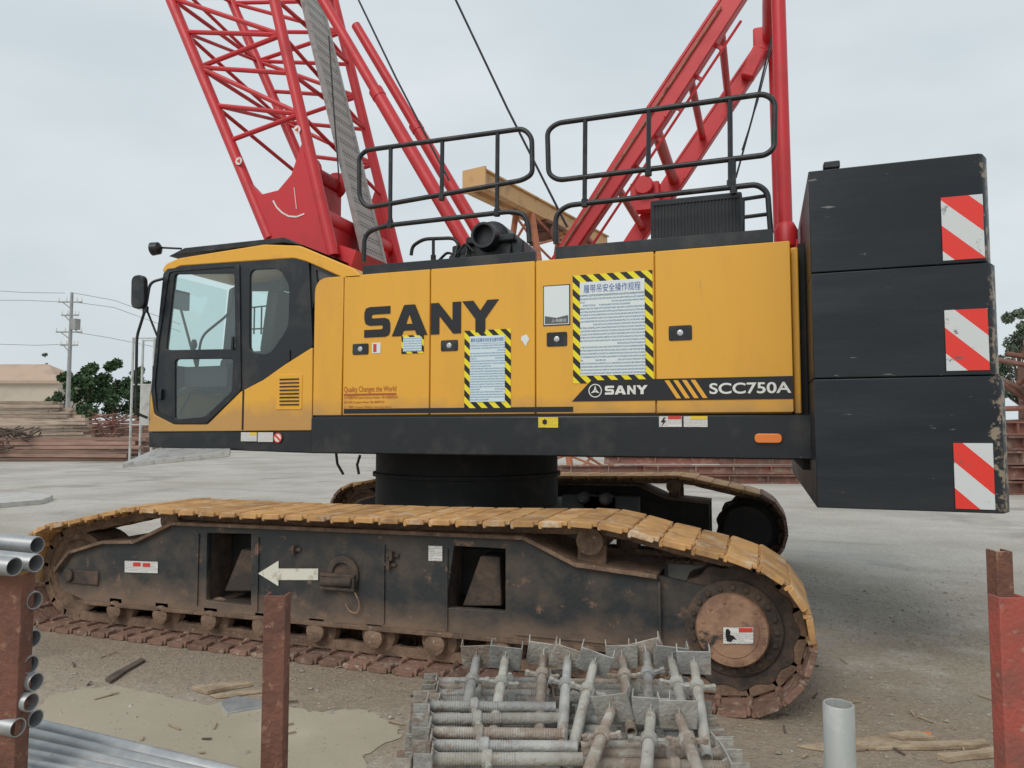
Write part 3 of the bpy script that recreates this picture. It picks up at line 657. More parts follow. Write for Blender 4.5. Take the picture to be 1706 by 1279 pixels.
plate('paint_chip',PX([(869,560),(877,557),(882,564),(879,570),(876,577),(872,570),(868,566)],-1.507),[],-1.509,.002,PLN,hs)
m=MB(); m.bb((HX1,-1.42,1.70),(HX1+.05,-.62,HZ1-.03)); m.build('rear_return',YEL,hs,bev=.01)
# ---- CAB
CY0,CY1=-1.5,-.55
YP=lambda L: PX(L,CY0)
low=YP([(251,648),(257,690),(290,707),(346,707),(400,653),(440,632),(475,607),(521,578),(520,717),(247,719)])
cabm=MB(); cabm.prism([(p[0],p[1]) for p in YP([(246,719),(519,716),(519,755),(246,745)])],CY0+.01,CY1)
cab=cabm.build('cab',BLK,CR,bev=.01)
plate('lower_side_panel',rnd(low,.02,3),[],CY0-.004,.05,YEL,cab,bev=.006)
plate('lower_side_panel',rnd(low,.02,3),[],CY1,.03,YEL,cab)
roof=YP([(270,452),(276,440),(298,430),(360,420),(440,407),(500,409),(590,447),(605,462),(575,464),(512,436),(490,430),(300,443),(280,454)])
plate('roof_side',rnd(roof,.03,4),[],CY0-.006,.06,YEL2,cab,bev=.01)
rp=YP([(274,446),(298,433),(360,422),(440,409),(500,411),(588,448),(603,462),(575,460),(500,424),(440,424),(300,444)])
m=MB(); m.prism([(p[0],p[1]) for p in rp],CY0+.05,CY1); m.build('roof',YEL2,cab,bev=.02)
blk=YP([(272,453),(300,439),(490,428),(514,434),(521,578),(475,607),(440,632),(400,653),(346,707),(290,707),(257,690),(251,648),(257,600)])
g1=YP([(291,456),(390,455),(392,581),(276,583)]); g2=YP([(291,598),(388,597),(386,652),(341,694),(291,699)]); g3=YP([(416,449),(466,447),(482,475),(480,545),(448,591),(415,586)])
holes=[rnd(g1,.03,4),rnd(g2,.04,4),rnd(g3,.07,5)]
for y in (CY0,CY1-.04):
    fr=plate('window_surround',rnd(blk,.03,3),holes,y,.04,BLK,cab,bev=.004)
    for nm,h in (('door_window',holes[0]),('door_lower_window',holes[1]),('side_window',holes[2])):
        sheet(nm,h,y+.015,GLS,cab)
dseam=YP([(278,448),(400,438),(403,650),(346,704),(292,704),(259,688),(254,640),(262,560)])
dseam2=YP([(283,453),(395,444),(398,648),(344,699),(293,699),(263,685),(259,640),(267,560)])
plate('cab_door',rnd(dseam,.04,4),[rnd(dseam2,.04,4)],CY0-.012,.012,BLK2,cab)
m=MB(); m.bb(aty(263,648,CY0-.03),aty(272,666,CY0)); m.build('door_hinge',BLK2,cab,bev=.004)
m=MB(); m.bb(aty(385,560,CY0-.025),aty(391,582,CY0)); m.build('door_handle',BLK2,cab,bev=.004)
m=MB(); m.bb(aty(477,600,CY0-.012),aty(484,583,CY0)) ; m.build('latch',BLK2,cab)
m=MB()
r=rect(404,650,405.5,716,CY0-.005); m.prism([(p[0],p[1]) for p in r],CY0-.006,CY0-.003); m.build('panel_gap',INK,cab)
fpts=YP([(270,455),(257,600),(250,648)])
m=MB(); 
for a,b in zip(fpts[:-1],fpts[1:]):
    m.add([(a[0],CY0+.05,a[1]),(b[0],CY0+.05,b[1]),(b[0],CY1-.05,b[1]),(a[0],CY1-.05,a[1])],[(0,1,2,3)])
m.build('windscreen',GLS,cab,smooth=False)
f2=YP([(250,648),(246,719),(256,719),(260,650)]); m=MB(); m.prism([(p[0],p[1]) for p in f2],CY0+.04,CY1); m.build('front_panel',YEL,cab,bev=.01)
rx=xz(516,500,CY0)[0]; zr0=xz(516,716,CY0)[1]; zr1=xz(516,440,CY0)[1]
m=MB(); m.bb((rx-.02,CY0+.04,zr0),(rx+.02,CY1,2.4)); m.bb((rx-.02,CY0+.04,2.4),(rx+.02,CY0+.12,zr1)); m.bb((rx-.02,CY1-.1,2.4),(rx+.02,CY1,zr1)); m.build('rear_wall',BLK,cab)
tri=YP([(516,434),(577,463),(560,464),(540,464),(527,480),(517,520)])
plate('rear_quarter_panel',tri,[rnd(YP([(524,448),(560,464),(541,464),(527,478)]),.01,2)],CY0+.02,.03,BLK,cab)
sheet('rear_quarter_glass',YP([(524,446),(562,464),(541,464),(527,480)]),CY0+.035,GLS,cab)
m=MB()
for k in range(5):
    a=aty(424+k*12,512,-1.0); m.tube(a,a-Vector((0,0,.27)),.008,6)
m.tube(aty(420,512,-1.0),aty(478,506,-1.0),.008,6); m.tube(aty(420,548,-1.0),aty(478,545,-1.0),.008,6)
m.build('rear_guard',BLK2,cab)
vr=rnd(rect(461,624,503,682,CY0-.005),.015,4); plate('vent_louvre',vr,[],CY0-.010,.008,YEL2,cab,bev=.003)
for k in range(8):
    m=MB(); a=aty(466,632+k*6,CY0-.012); b=aty(498,631+k*6.1,CY0-.012); m.beam(a,b,.01,.011); m.build('vent_slot',DARK,cab)
def clabel(x0,y0,x1,y1,mt): plate('safety_label',rect(x0,y0,x1,y1,CY0+.0),[],CY0-.004,.003,mt,cab)
clabel(402,720,428,735,LBL); clabel(430,720,455,736,LBL)
plate('safety_label',rect(416,720,428,724,CY0-.004),[],CY0-.007,.002,YELI,cab)
cc=xz(463,729,CY0); ring=[(cc[0]+.045*math.cos(k*pi/10),cc[1]+.045*math.sin(k*pi/10)) for k in range(20)]; ri=[(cc[0]+.036*math.cos(k*pi/10),cc[1]+.036*math.sin(k*pi/10)) for k in range(20)]
plate('safety_sign',ring,[],CY0-.003,.003,WHT,cab); plate('safety_sign',ring,[ri],CY0-.006,.003,REDI,cab)
plate('safety_sign',[(cc[0]-.035,cc[1]+.02),(cc[0]-.022,cc[1]+.03),(cc[0]+.035,cc[1]-.02),(cc[0]+.022,cc[1]-.03)],[],CY0-.007,.003,REDI,cab)
m=MB(); p1=aty(204,771,-1.85); p2=aty(262,746,-1.52); p3=aty(384,747,-1.52); p4=aty(383,752,-1.75)
v=[p1,p4,p3,p2]; m.add(v+[q-Vector((0,0,.045)) for q in v],[(0,1,2,3),(7,6,5,4),(0,4,5,1),(1,5,6,2),(2,6,7,3),(3,7,4,0)])
m.build('step_plate',STEP,cab,bev=.004)
def loc(px,py,y): return aty(px,py,y)
m=MB(); c=loc(455,600,-1.0); m.box(c+Vector((-.15,0,0)),(.5,.5,.14)); m.box(c+Vector((.12,0,.35)),(.14,.48,.62),Matrix.Rotation(R(8),3,'Y')); m.box(c+Vector((.2,0,.76)),(.1,.26,.2),Matrix.Rotation(R(8),3,'Y')); m.box(c+Vector((-.1,0,-.25)),(.35,.35,.4)); m.build('operator_seat',SEAT,cab,bev=.04,seg=3)
m=MB(); c=loc(372,640,-1.05)
for s in (-.3,.3):
    m.box(c+Vector((.1,s,.05)),(.5,.12,.2)); m.tube(c+Vector((-.05,s,.1)),c+Vector((-.1,s,.33)),.015,8); m.lathe(c+Vector((-.1,s,.33)),(0,0,1),[(0,.02),(.04,.032),(.09,.02)],10)
m.box(c+Vector((-.45,0,.05)),(.22,.7,.25)); m.box(loc(300,500,-.8),(.06,.22,.2)); m.tube(c+Vector((-.4,.1,.1)),loc(300,510,-.8),.015,6)
m.build('control_console',SEAT,cab,bev=.015)
m=MB(); m.sweep(rnd([loc(325,640,-1.3),loc(335,560,-1.3),loc(385,520,-1.3),loc(388,480,-1.3)],.1,4,False),.012,6); m.sweep(rnd([loc(300,690,-1.2),loc(320,650,-1.2),loc(360,650,-1.2),loc(370,600,-1.2)],.05,4,False),.01,6); m.build('grab_bar',SEAT,cab)
m=MB(); m.lathe(loc(318,650,-1.2),(-.3,0,1),[(0,.12),(.015,.125),(.02,.11)],18); m.build('floor_pad',PLN,cab)
m=MB(); m.bb(loc(252,715,-1.46),(rx,-.6,loc(252,700,-1.46).z)); m.build('cab_floor',SEAT,cab)
vp=YP([(275,425),(302,411),(468,393),(502,407),(468,402),(305,421)])
m=MB(); m.prism([(p[0],p[1]) for p in vp],-1.46,-.7)
m.build('roof_guard',BLK2,cab,bev=.006)
m=MB(); m.tube(aty(262,412,-1.45),aty(302,414,-1.45),.01,8); m.build('lamp_bracket',BLK2,cab)
m=MB(); m.lathe(aty(268,413,-1.47),(-1,-.25,-.1),[(0,.03),(.02,.06),(.09,.065),(.1,.05)],18); m.build('work_lamp',BLK2,cab)
m=MB(); m.sweep(rnd([aty(272,464,-1.55),aty(250,470,-1.6),aty(243,512,-1.6),aty(228,560,-1.6),aty(226,688,-1.6),aty(246,696,-1.52)],.06,5,False),.014,8)
m.tube(aty(243,512,-1.6),aty(262,560,-1.5),.01,6); m.build('grab_rail',BLK2,cab)
m=MB(); m.prism([(p[0],p[1]) for p in rnd(PX([(224,460),(244,458),(245,514),(223,515)],-1.62),.07,6)],-1.66,-1.60); m.build('rear_view_mirror',BLK2,cab,bev=.01)
m=MB(); m.bb(aty(237,510,-1.63),aty(248,521,-1.60)); m.build('mirror_clamp',BLK2,cab,bev=.005)
# ---- handrails
hy=-1.36
def RP(l,y=hy): return [aty(a,b,y) for a,b in l]
def rail(paths,posts,closed,r=.021,y=hy):
    o=None
    for p,cl in zip(paths,closed): 
        m=MB(); q=rnd(RP(p,y),.12,6,closed=cl); m.sweep(q,r,10,closed=cl); k=m.build('guard_rail',BLK2,CR); o=o or k
    for a,b in posts:
        m=MB(); m.tube(aty(a[0],a[1],y),aty(b[0],b[1],y),r*.92,8); m.lathe(aty(b[0],b[1],y),(0,0,-1),[(0,.028),(.06,.028)],8); m.build('rail_post',BLK2,o)
    return o
rail([[(598,262),(610,250),(872,214),(886,228),(887,290),(870,300),(612,346),(599,330)],[(606,437),(607,388),(640,376),(850,352),(872,356),(880,372),(882,404)]],
     [((651,247),(650,368)),((737,236),(736,322)),((829,222),(828,348))],(True,False))
rail([[(912,218),(928,205),(1274,156),(1291,168),(1290,246),(1276,258),(930,300),(914,290)],[(926,406),(926,357),(945,342),(1262,307),(1279,320),(1284,388)]],
     [((975,200),(974,332)),((1081,185),(1080,280)),((1216,166),(1217,300)),((1222,262),(1222,310))],(True,False))
rail([[(685,425),(687,410),(705,398),(762,396),(768,428)]],[((722,398),(722,425))],(False,),y=-.5,r=.018)
m=MB(); m.tube(aty(1236,332,-1.34),aty(1282,325,-1.34),.015,6); m.tube(aty(1236,362,-1.34),aty(1283,356,-1.34),.015,6); m.tube(aty(1238,330,-1.34),aty(1238,392,-1.34),.015,6); m.build('side_rail',BLK2,CR)
zt=HZ1
m=MB(); xa=xz(926,400,-1.4)[0]; xb=xz(1288,390,-1.4)[0]; m.bb((xa,-1.42,zt+.02),(xb,-1.38,zt+.12)); m.bb((xa,-1.4,zt),(xb,-.66,zt+.04)); m.build('roof_walkway',BLK,CR,bev=.004)
m=MB(); xa=xz(606,440,-1.4)[0]; xb=xz(892,430,-1.4)[0]; m.bb((xa,-1.42,zt+.01),(xb,-1.38,zt+.10)); m.bb((xa,-1.4,zt),(xb,-.66,zt+.03)); m.build('roof_walkway',BLK,CR,bev=.004)
a=aty(1084,404,-1.15); b=aty(1236,318,-1.15)
m=MB(); m.bb((a.x,-1.15,zt+.03),(b.x,-.68,b.z)); rb=m.build('radiator_box',GRYBLU,CR,bev=.015)
m=MB()
for k in range(26):
    x=a.x+.03+(b.x-a.x-.06)*k/25; m.bb((x-.004,-1.160,zt+.08),(x+.004,-1.15,b.z-.05))
m.bb((a.x+.02,-1.162,zt+.06),(b.x-.02,-1.15,zt+.08)); m.bb((a.x+.02,-1.162,b.z-.05),(b.x-.02,-1.15,b.z-.03))
m.build('radiator_grille',BLK2,rb)
m=MB(); A=aty(752,440,-1.2); B=aty(872,392,-1.2); m.bb((A.x,-1.2,zt+.0),(B.x,-.8,B.z-.03)); m.bb((A.x+.15,-1.25,B.z-.05),(B.x-.06,-.85,B.z+.02)); ai=m.build('air_cleaner',BLK,CR,bev=.02)
c=aty(815,398,-1.2); m=MB(); m.lathe(c+Vector((0,.35,0)),(0,-1,0),[(0,.17),(.30,.17),(.32,.14),(.36,.11),(.50,.11),(.50,.09),(.42,.085)],28); m.build('intake_pipe',BLK2,ai)
for px in (757,775,845):
    m=MB(); m.lathe(aty(px,432,-1.28),(0,-1,0),[(0,.03),(.05,.03)],12); m.tube(aty(px,432,-1.28),aty(px+6,405,-1.2),.012,6); m.build('hose',BLK2,ai)
m=MB(); m.sweep(rnd([aty(725,440,-1.25),aty(745,420,-1.25),aty(760,425,-1.25),aty(775,405,-1.25),aty(790,420,-1.25)],.03,4,False),.012,6); m.build('hose',BLK2,ai)
# ---- counterweight
cy=-1.96
def slab(zpx_top,zpx_bot,right,ex):
    z1=xz(1352,zpx_top,cy)[1]; z0=xz(1352,zpx_bot,cy)[1]
    x0=xz(1351,455,cy)[0]; x1=xz(right,455,cy)[0]+ex
    m=MB()
    pl=[(x0,-1.96),(x1-.035,-1.96),(x1-.012,-1.945),(x1+.03,-1.86),(x1+.10,-1.2),(x1+.14,0),(x1+.10,1.2),(x1+.03,1.86),(x1-.035,1.96),(x0,1.96)]
    nn=len(pl); v=[(p[0],p[1],z0+.003) for p in pl]+[(p[0],p[1],z1-.003) for p in pl]
    m.add(v,[tuple(range(nn)),tuple(range(2*nn-1,nn-1,-1))]+[(i,i+nn,(i+1)%nn+nn,(i+1)%nn) for i in range(nn)])
    return m.build('counterweight_slab',CWT,CR,bev=.006,seg=2),z0,z1,x0,x1
s1,z0,z1,xa,xb=slab(284,455,1650,.0); s2,_,_,_,_=slab(455,631,1650,.02); s3,_,_,_,_=slab(631,846,1650,.045)
print('cw right x',xb)
for nd in CWT.node_tree.nodes:
    if nd.type=='MAP_RANGE' and abs(nd.inputs['From Min'].default_value-3.98)<1e-4: nd.inputs['From Min'].default_value=xb-.12; nd.inputs['From Max'].default_value=xb+.04
for s_,(x0,y0,x1,y1) in ((s1,(1569,328,1639,432)),(s2,(1575,517,1647,617)),(s3,(1590,740,1656,848))):
    yy=cy-.002; a=xz(x0,(y0+y1)/2,yy); 
    xx0=a[0]; xx1=xz(x1,(y0+y1)/2,yy)[0]; zz1=xz((x0+x1)/2,y0-2,yy)[1]; zz0=xz((x0+x1)/2,y1,yy)[1]
    plate('reflective_panel',[(xx0,zz0),(xx1,zz0),(xx1,zz1),(xx0,zz1)],[],yy-.003,.004,REFL,s_)
m=MB(); a=aty(1385,277,-1.8); m.box(a+Vector((0,0,.0)),(.10,.08,.05)); m.build('lifting_lug',BLK2,s1,bev=.01)
m=MB(); m.bb((xz(1349,500,-1.5)[0]-.06,-1.3,1.3),(xa+.02,1.3,2.95)); m.build('counterweight_mount',DARK,CR)
# ---- BOOM
bn,bf=-.75,.75
A0=Vector(xz(285,0,bn)); A1=Vector(xz(450,398,bn)); B0=Vector(xz(457,0,bn)); B1=Vector(xz(556,426,bn))
def ext(p,q,k): return p+(p-q)*k
At=ext(A0,A1,.35); Bt=ext(B0,B1,.35)
bp=PX([(392,262),(412,298),(438,325),(466,318),(488,292),(508,232),(556,426),(562,470),(590,600),(560,640),(500,520),(447,396)],bn)
boom=plate('boom',bp,[],bn-.03,.06,RED,CR,bev=.006)
plate('foot_plate',bp,[],bf-.03,.06,RED,boom)
def c3(v2,y): return Vector((v2.x,y,v2.y))
for y in (bn,bf):
    for a,b in ((At,A1),(Bt,B1)):
        m=MB(); m.tube(c3(a,y),c3(b,y),.06,14); m.build('main_chord',RED,boom)
def along(a,b,t): return a+(b-a)*t
def brace(p,q,r=.028):
    m=MB(); m.tube(p,q,r,8); m.build('lattice_brace',RED,boom)
ts=[.02,.135,.25,.365,.48,.60,.71]
for y in (bn,bf):
    for k in range(len(ts)-1):
        a0=along(At,A1,ts[k]); a1=along(At,A1,ts[k+1]); b0=along(Bt,B1,ts[k]); b1=along(Bt,B1,ts[k+1])
        brace(c3(a0,y),c3(b0,y),.026)
        if k%2==0: brace(c3(a0,y),c3(b1,y),.026)
        else: brace(c3(b0,y),c3(a1,y),.026)
for (Pt,Pb) in ((At,A1),(Bt,B1)):
    for k in range(0,len(ts)-1):
        p0=along(Pt,Pb,ts[k]); p1=along(Pt,Pb,ts[k+1])
        if k%2==0: brace(c3(p0,bn),c3(p0,bf),.024)
        if Pt is At or k%2:
            if k%2: brace(c3(p0,bn),c3(p1,bf),.022)
            else: brace(c3(p0,bf),c3(p1,bn),.022)
m=MB(); q=along(A1,B1,.6); m.tube(Vector((q.x+.1,bn,q.y+.35)),Vector((q.x+.1,bf,q.y+.35)),.09,14); m.box((q.x+.25,0,q.y-.1),(.5,1.4,.3),Matrix.Rotation(R(20),3,'Y')); m.box((q.x+.12,.0,q.y+.15),(.06,1.3,.5)); m.build('foot_cross_member',RED,boom)
m=MB(); q2=aty(540,300,-.1); m.lathe(q2+Vector((0,-.3,0)),(0,1,0),[(0,.16),(.03,.16),(.03,.09),(.5,.09),(.5,.16),(.53,.16)],18); m.box(q2+Vector((-.02,0,-.25)),(.18,.5,.3)); m.build('guide_sheave',RED,boom,bev=.01)
arc=[aty(a,b,bn-.034) for a,b in ((455,334),(461,345),(470,354),(481,360),(494,361),(507,356))]
m=MB(); 
for a,b in zip(arc[:-1],arc[1:]): m.beam(a,b,.004,.016)
m.build('angle_gauge',WHT,boom)
m=MB(); m.beam(aty(490,312,bn-.036),aty(494,348,bn-.036),.003,.007); m.build('gauge_pointer',WHT,boom)
for px,py in ((398,268),(495,216)):
    m=MB(); m.lathe(aty(px,py,bn-.07),(0,-1,0),[(0,.042),(.004,.042)],20); m.build('round_emblem',WHT,boom)
    m=MB(); m.lathe(aty(px,py,bn-.074),(0,-1,0),[(0,.03),(.003,.03)],3); m.build('round_emblem_mark',REDI,boom)
W0=along(Bt,B1,0.0); W1=ext(B1,Bt,.05); off=Vector((.07,.02))
m=MB(); a=c3(W0+off,0); b=c3(W1+off,0)
ux=(b-a).normalized(); m.beam(a+Vector((0,-.02,0)),b+Vector((0,-.02,0)),.42,.02,upv=ux.cross(Vector((0,1,0))))
wk=m.build('boom_walkway',PERF,boom)
for s in (-.24,.2):
    m=MB(); m.beam(a+Vector((0,s,0)),b+Vector((0,s,0)),.025,.06,upv=ux.cross(Vector((0,1,0)))); m.build('walkway_edge',STEP,boom)
for y in (-.45,.45):
    p=Vector(xz(520,-30,-.45)); q=Vector(xz(778,410,-.45)); mid=p.lerp(q,.45)
    m=MB(); m.tube(c3(p,y),c3(mid,y),.056,12); m.tube(c3(mid,y),c3(q,y),.070,14); m.lathe(c3(mid,y),c3(q,y)-c3(p,y),[(-.05,.076),(.05,.076)],14)
    m.build('boom_backstop',RED,CR)
# ---- MAST
yn=-.8
L0=Vector(xz(1228,-10,yn)); L1=Vector(xz(950,412,yn)); top=ext(L0,L1,.30); foot=ext(L1,L0,.12)
vx=xz(1309,380,yn)[0]; zb_=xz(1309,392,yn)[1]
mast=None
nrm=Vector(((L0-L1).y,-(L0-L1).x)).normalized()
kk_=(vx-.06-L0.x)/(L0.x-L1.x); top=ext(L0,L1,kk_); ztop=top.y
for y in (yn,-yn):
    m=MB(); n3=Vector((nrm.x,0,nrm.y)); a=c3(top,y); b=c3(foot,y); kn=a.lerp(b,.5)
    secs=[(a,.085,.06),(kn,.105,.065),(b,.075,.06)]
    v=[]; 
    for c_,h_,w_ in secs: v+=[c_+n3*h_+Vector((0,w_,0)),c_+n3*h_-Vector((0,w_,0)),c_-n3*h_-Vector((0,w_,0)),c_-n3*h_+Vector((0,w_,0))]
    f=[(0,1,2,3),(11,10,9,8)]
    for i in (0,4):
        for k in range(4): f.append((i+k,i+4+k,i+4+(k+1)%4,i+(k+1)%4))
    m.add(v,f); o=m.build('mast_leg',RED,CR,bev=.015)
    if mast is None: mast=o
    for s in (-1,1):
        m=MB(); m.beam(a+n3*s*.072-Vector((0,.064,0)),kn+n3*s*.088-Vector((0,.069,0)),.012,.02,upv=(n3.x,0,n3.z)); m.build('leg_flange',RED,mast)
for t in (.22,.36,.52,.70,.86):
    p=along(top,foot,t); m=MB(); m.tube(c3(p,yn),c3(p,-yn),.035 if t!=.52 else .055,10); m.build('mast_rung',RED,mast)
for t in (.28,.37,.46,.55,.64):
    p=along(top,foot,t)
    m=MB(); m.beam(c3(p+nrm*.08,yn),c3(p+nrm*.165,yn),.02,.03); m.build('mast_bracket',RED,mast)
m=MB(); m.tube(c3(along(top,foot,.2)+nrm*.16,yn),c3(along(top,foot,.95)+nrm*.16,yn),.012,6); m.build('hydraulic_line',RED,mast)
m=MB(); m.tube(c3(along(top,foot,.2)-nrm*.03,yn-.08),c3(along(top,foot,.95)-nrm*.03,yn-.08),.009,6); m.build('hydraulic_line',HUB,mast)
for y in (yn,-yn):
    m=MB(); m.tube((vx,y,zb_-.3),(vx-.02,y,ztop+.1),.056,16); m.lathe((vx,y,zb_-.1),(0,0,1),[(0,.09),(.14,.09),(.20,.062)],16); m.bb((vx-.09,y-.05,zb_-.7),(vx+.09,y+.05,zb_-.05)); m.build('backhitch_link',RED,CR,bev=.004)
m=MB(); m.tube((vx-.05,yn,ztop),(vx-.05,-yn,ztop),.08,14)
for y in (yn,-yn): m.bb((vx-.22,y-.09,ztop-.16),(vx+.09,y+.09,ztop+.12))
m.box((vx-.22,-yn-.12,ztop-.28),(.14,.12,.32),Matrix.Rotation(R(25),3,'Y')); m.build('mast_head_link',RED,mast,bev=.02)
m=MB(); a=aty(1066,300,.6); b=aty(1085,360,.6); m.box((a+b)/2,(.3,.15,.3)); m.lathe((a+b)/2+Vector((0,-.1,.1)),(0,-1,0),[(0,.1),(.05,.1)],16); m.build('mast_bracket',RED,mast,bev=.01)
def rope(l,y,r=.011):
    m=MB(); m.sweep([aty(a,b,y) for a,b in l],r,6); m.build('steel_rope',BLK2,CR)
rope([(588,-20),(660,130),(748,300)],-.2); rope([(750,-20),(845,180),(945,378)],0,.013); rope([(1286,60),(1255,190),(1226,296)],-.5,.009); rope([(1290,60),(1262,170),(1236,250)],.3,.006)
rope([(548,60),(556,180),(565,300)],-.3,.008)
# ================================================================ BACKGROUND
def pt(px,py,d): return atd(px,py,d)
a=pt(790,300,22); b=Vector(pt(1000,398,29.9)); b.z=a.z
dirv=(b-a).normalized(); sidev=Vector((0,0,1)).cross(dirv).normalized()
G=thing('gantry_crane','tan girder gantry crane with lattice legs standing in the yard behind the boom','gantry crane',(a.x+dirv.x*4,a.y+dirv.y*4,0))
m=MB()
for s in (-.28,.28):
    m.beam(a+sidev*s,b+sidev*s,.10,.50); m.beam(a+sidev*s+Vector((0,0,.29)),b+sidev*s+Vector((0,0,.29)),.26,.06); m.beam(a+sidev*s-Vector((0,0,.29)),b+sidev*s-Vector((0,0,.29)),.26,.06)
for k in range(9): m.beam(a+dirv*(.4+k*1.2)-sidev*.3,a+dirv*(.4+k*1.2)+sidev*.3,.1,.3)
m.build('girder',TAN,G,bev=.01)
m=MB(); m.beam(a-dirv*.03,a+dirv*.04,.86,.74); m.build('end_plate',TAN,G)
LG=[]
for k,(t,s) in enumerate(((3.0,-1.3),(3.0,1.3),(6.2,-1.3),(6.2,1.3))):
    q=a+dirv*t; tp=q+sidev*s*.25-Vector((0,0,.32)); bt=q+sidev*s*1.4; bt.z=0; LG.append((tp,bt))
    m=MB(); m.tube(tp,bt,.11,10); m.build('gantry_leg',ORU,G)
for i,j in ((0,1),(2,3),(0,2)):
    for k in range(8):
        t0_=k/8; t1_=(k+1)/8; A_,B_=LG[i],LG[j]
        m=MB(); m.tube(A_[0].lerp(A_[1],t0_),B_[0].lerp(B_[1],t1_),.045,6); m.tube(B_[0].lerp(B_[1],t0_),A_[0].lerp(A_[1],t1_),.045,6); m.build('leg_lacing',ORU,G)
m=MB(); q=a+dirv*4.4+Vector((0,0,-.75)); m.lathe(q,sidev,[(-.5,.32),(-.45,.32),(-.45,.2),(.45,.2),(.45,.32),(.5,.32)],20); m.beam(q-dirv*.5+Vector((0,0,.38)),q+dirv*.9+Vector((0,0,.38)),.9,.12); m.build('hoist_trolley',RUST,G)
def board_mesh(L,w,h,mat): 
    m=MB(); m.box((0,0,0),(L,w,h)); return m.build('board',mat,local=True,bev=0,smooth=False)
def lumber(px0,px1,py_top,d,layers,rows,mat,label,group,L=None,taper=0,ang=0,jx=.3):
    L=L or (px1-px0)/F*d; z1=CAM.z+(713-py_top)/F*d; h=z1/layers
    base=CAM+fh*d+rt*(((px0+px1)/2-853)/F*d); w=.35
    pr=board_mesh(L,w*.98,h*.86,mat); first=True
    for k in range(layers):
        for j in range(rows):
            o=pr if first else pr.copy()
            if not first: C.objects.link(o)
            first=False
            sc=random.uniform(.9,1.04)*(1+taper*k/layers)
            p=base+rt*(random.uniform(-jx,jx)-L*(1-sc)/2*(1 if taper<0 else 0)*.9)+fh*(j*w+random.uniform(-.05,.05))
            o.location=(p.x,p.y,h*(k+.5)); o.rotation_euler=(0,random.uniform(-.006,.006),YAW+ang+random.uniform(-.03,.03))
            o.scale=(sc,1,random.uniform(.8,1.1))
            tag(o,label,'board',group)
lumber(-90,205,668,38,17,2,WOODS[0],'weathered grey-brown board in the tall stack at the left behind the cab','boards of the tall stack at the far left',taper=-.4)
lumber(-60,238,728,35,6,2,WOODS[1],'reddish board in the low stack at the foot of the tall grey stack','boards of the low reddish stack at the far left',jx=.5)
lumber(120,275,700,41,11,2,WOODS[1],'dark reddish board in the stack just left of the cab','boards of the stack beside the cab',jx=.3)
for i,(px,py,s_) in enumerate(((12,715,.8),(190,690,1.2))):
    base=atd(px,py,35.2 if i==0 else 40); m=MB(); 
    for k in range(80):
        c=Vector((base.x,base.y,0))+Vector((random.gauss(0,s_),random.gauss(0,.4),max(.05,(random.random()**.5)*(base.z)))); d_=Vector((random.uniform(-1,1),random.uniform(-1,1),random.uniform(-.35,.35))).normalized()*random.uniform(.3,.7)
        m.tube(c-d_,c+d_,.035,5)
    tag(m.build('scrap_heap',DULLRED if i else BARK,origin=(base.x,base.y,0)),['dark tangled heap of scrap bars at the left edge before the board stacks','tangled heap of rusty scrap rods beside the white frame'][i],'scrap heap')
def ibeam(p,ang,L,h,w,label,group,mat=DULLRED):
    m=MB(); t=.02*2
    m.bb((-L/2,-w/2,0),(L/2,w/2,t)); m.bb((-L/2,-w/2,h-t),(L/2,w/2,h)); m.bb((-L/2,-t/2,t),(L/2,t/2,h-t))
    for k in range(int(L/1.1)): 
        x=-L/2+.4+k*1.1; m.bb((x-.02,-w/2+.01,t),(x+.02,w/2-.01,h-t))
    o=m.build('steel_beam',mat,local=True); o.location=p; o.rotation_euler=(0,0,ang); tag(o,label,'steel beam',group); return o
k=0
for (px,d,row,L) in ((1180,21,0,8.5),(1200,21.5,0,7.5),(1230,21.1,1,5.6),(1040,21.3,1,4.0),(1190,21.5,2,6.6),(1290,21.1,2,3.2)):
    p=CAM+fh*d+rt*((px-853)/F*d); ibeam((p.x,p.y,.27*row),YAW+random.uniform(-.05,.05),L,.25,.22,'rusty red steel beam, %s of the low stack seen under the crane deck'%ORD[k],None); k+=1
for k in range(9):
    d=17.6+.35*(k%2); row=k//2; p=CAM+fh*d+rt*((1790+random.uniform(-15,15)-853)/F*d); ibeam((p.x,p.y,.36*row),YAW+random.uniform(-.06,.06),3.9+random.uniform(-.4,.3),.32,.3,'rusty red steel beam in the stack at the right edge, %s piece from the ground'%ORD[k],None)
for k in range(16):
    d=22.5+random.uniform(-.5,.5); px=1735+random.uniform(-22,30); py=582+k*7.5; p=atd(px,py,d); m=MB(); L=random.uniform(.8,1.3)
    m.lathe((0,0,0),(1,0,0),[(-L,.06),(-L,.085),(L,.085),(L,.06)],12)
    o=m.build('rusty_pipe',[RUST,DULLRED,RUST][k%3],local=True); o.location=p; o.rotation_euler=(0,random.uniform(-.7,.7),YAW+random.uniform(-1.2,1.2)); tag(o,'rusty pipe in the heap above the red beams at the right edge, %s from top'%ORD[k],'pipe')
m=MB(); q=atd(1760,640,24.6); m.bb((q.x-1.4,q.y-.5,0),(q.x+1.4,q.y+.8,q.z-1.2)); m.bb((q.x-.9,q.y-.3,q.z-1.2),(q.x+1.2,q.y+.8,q.z+.8)); tag(m.build('scrap_container',RUST,origin=(q.x,q.y,0),bev=.05),'rusty stepped scrap container beneath the heap of rusty pipes','container')
WF_=M('dull_white',(.52,.52,.50),(.38,.36,.32),s=3,rough=.8)
q=atd(236,690,34); WF=thing('white_frame','dull white open steel frame standing between the board stack and the cab','frame',(q.x,q.y,0))
zt_=atd(236,562,34).z; hw=.5
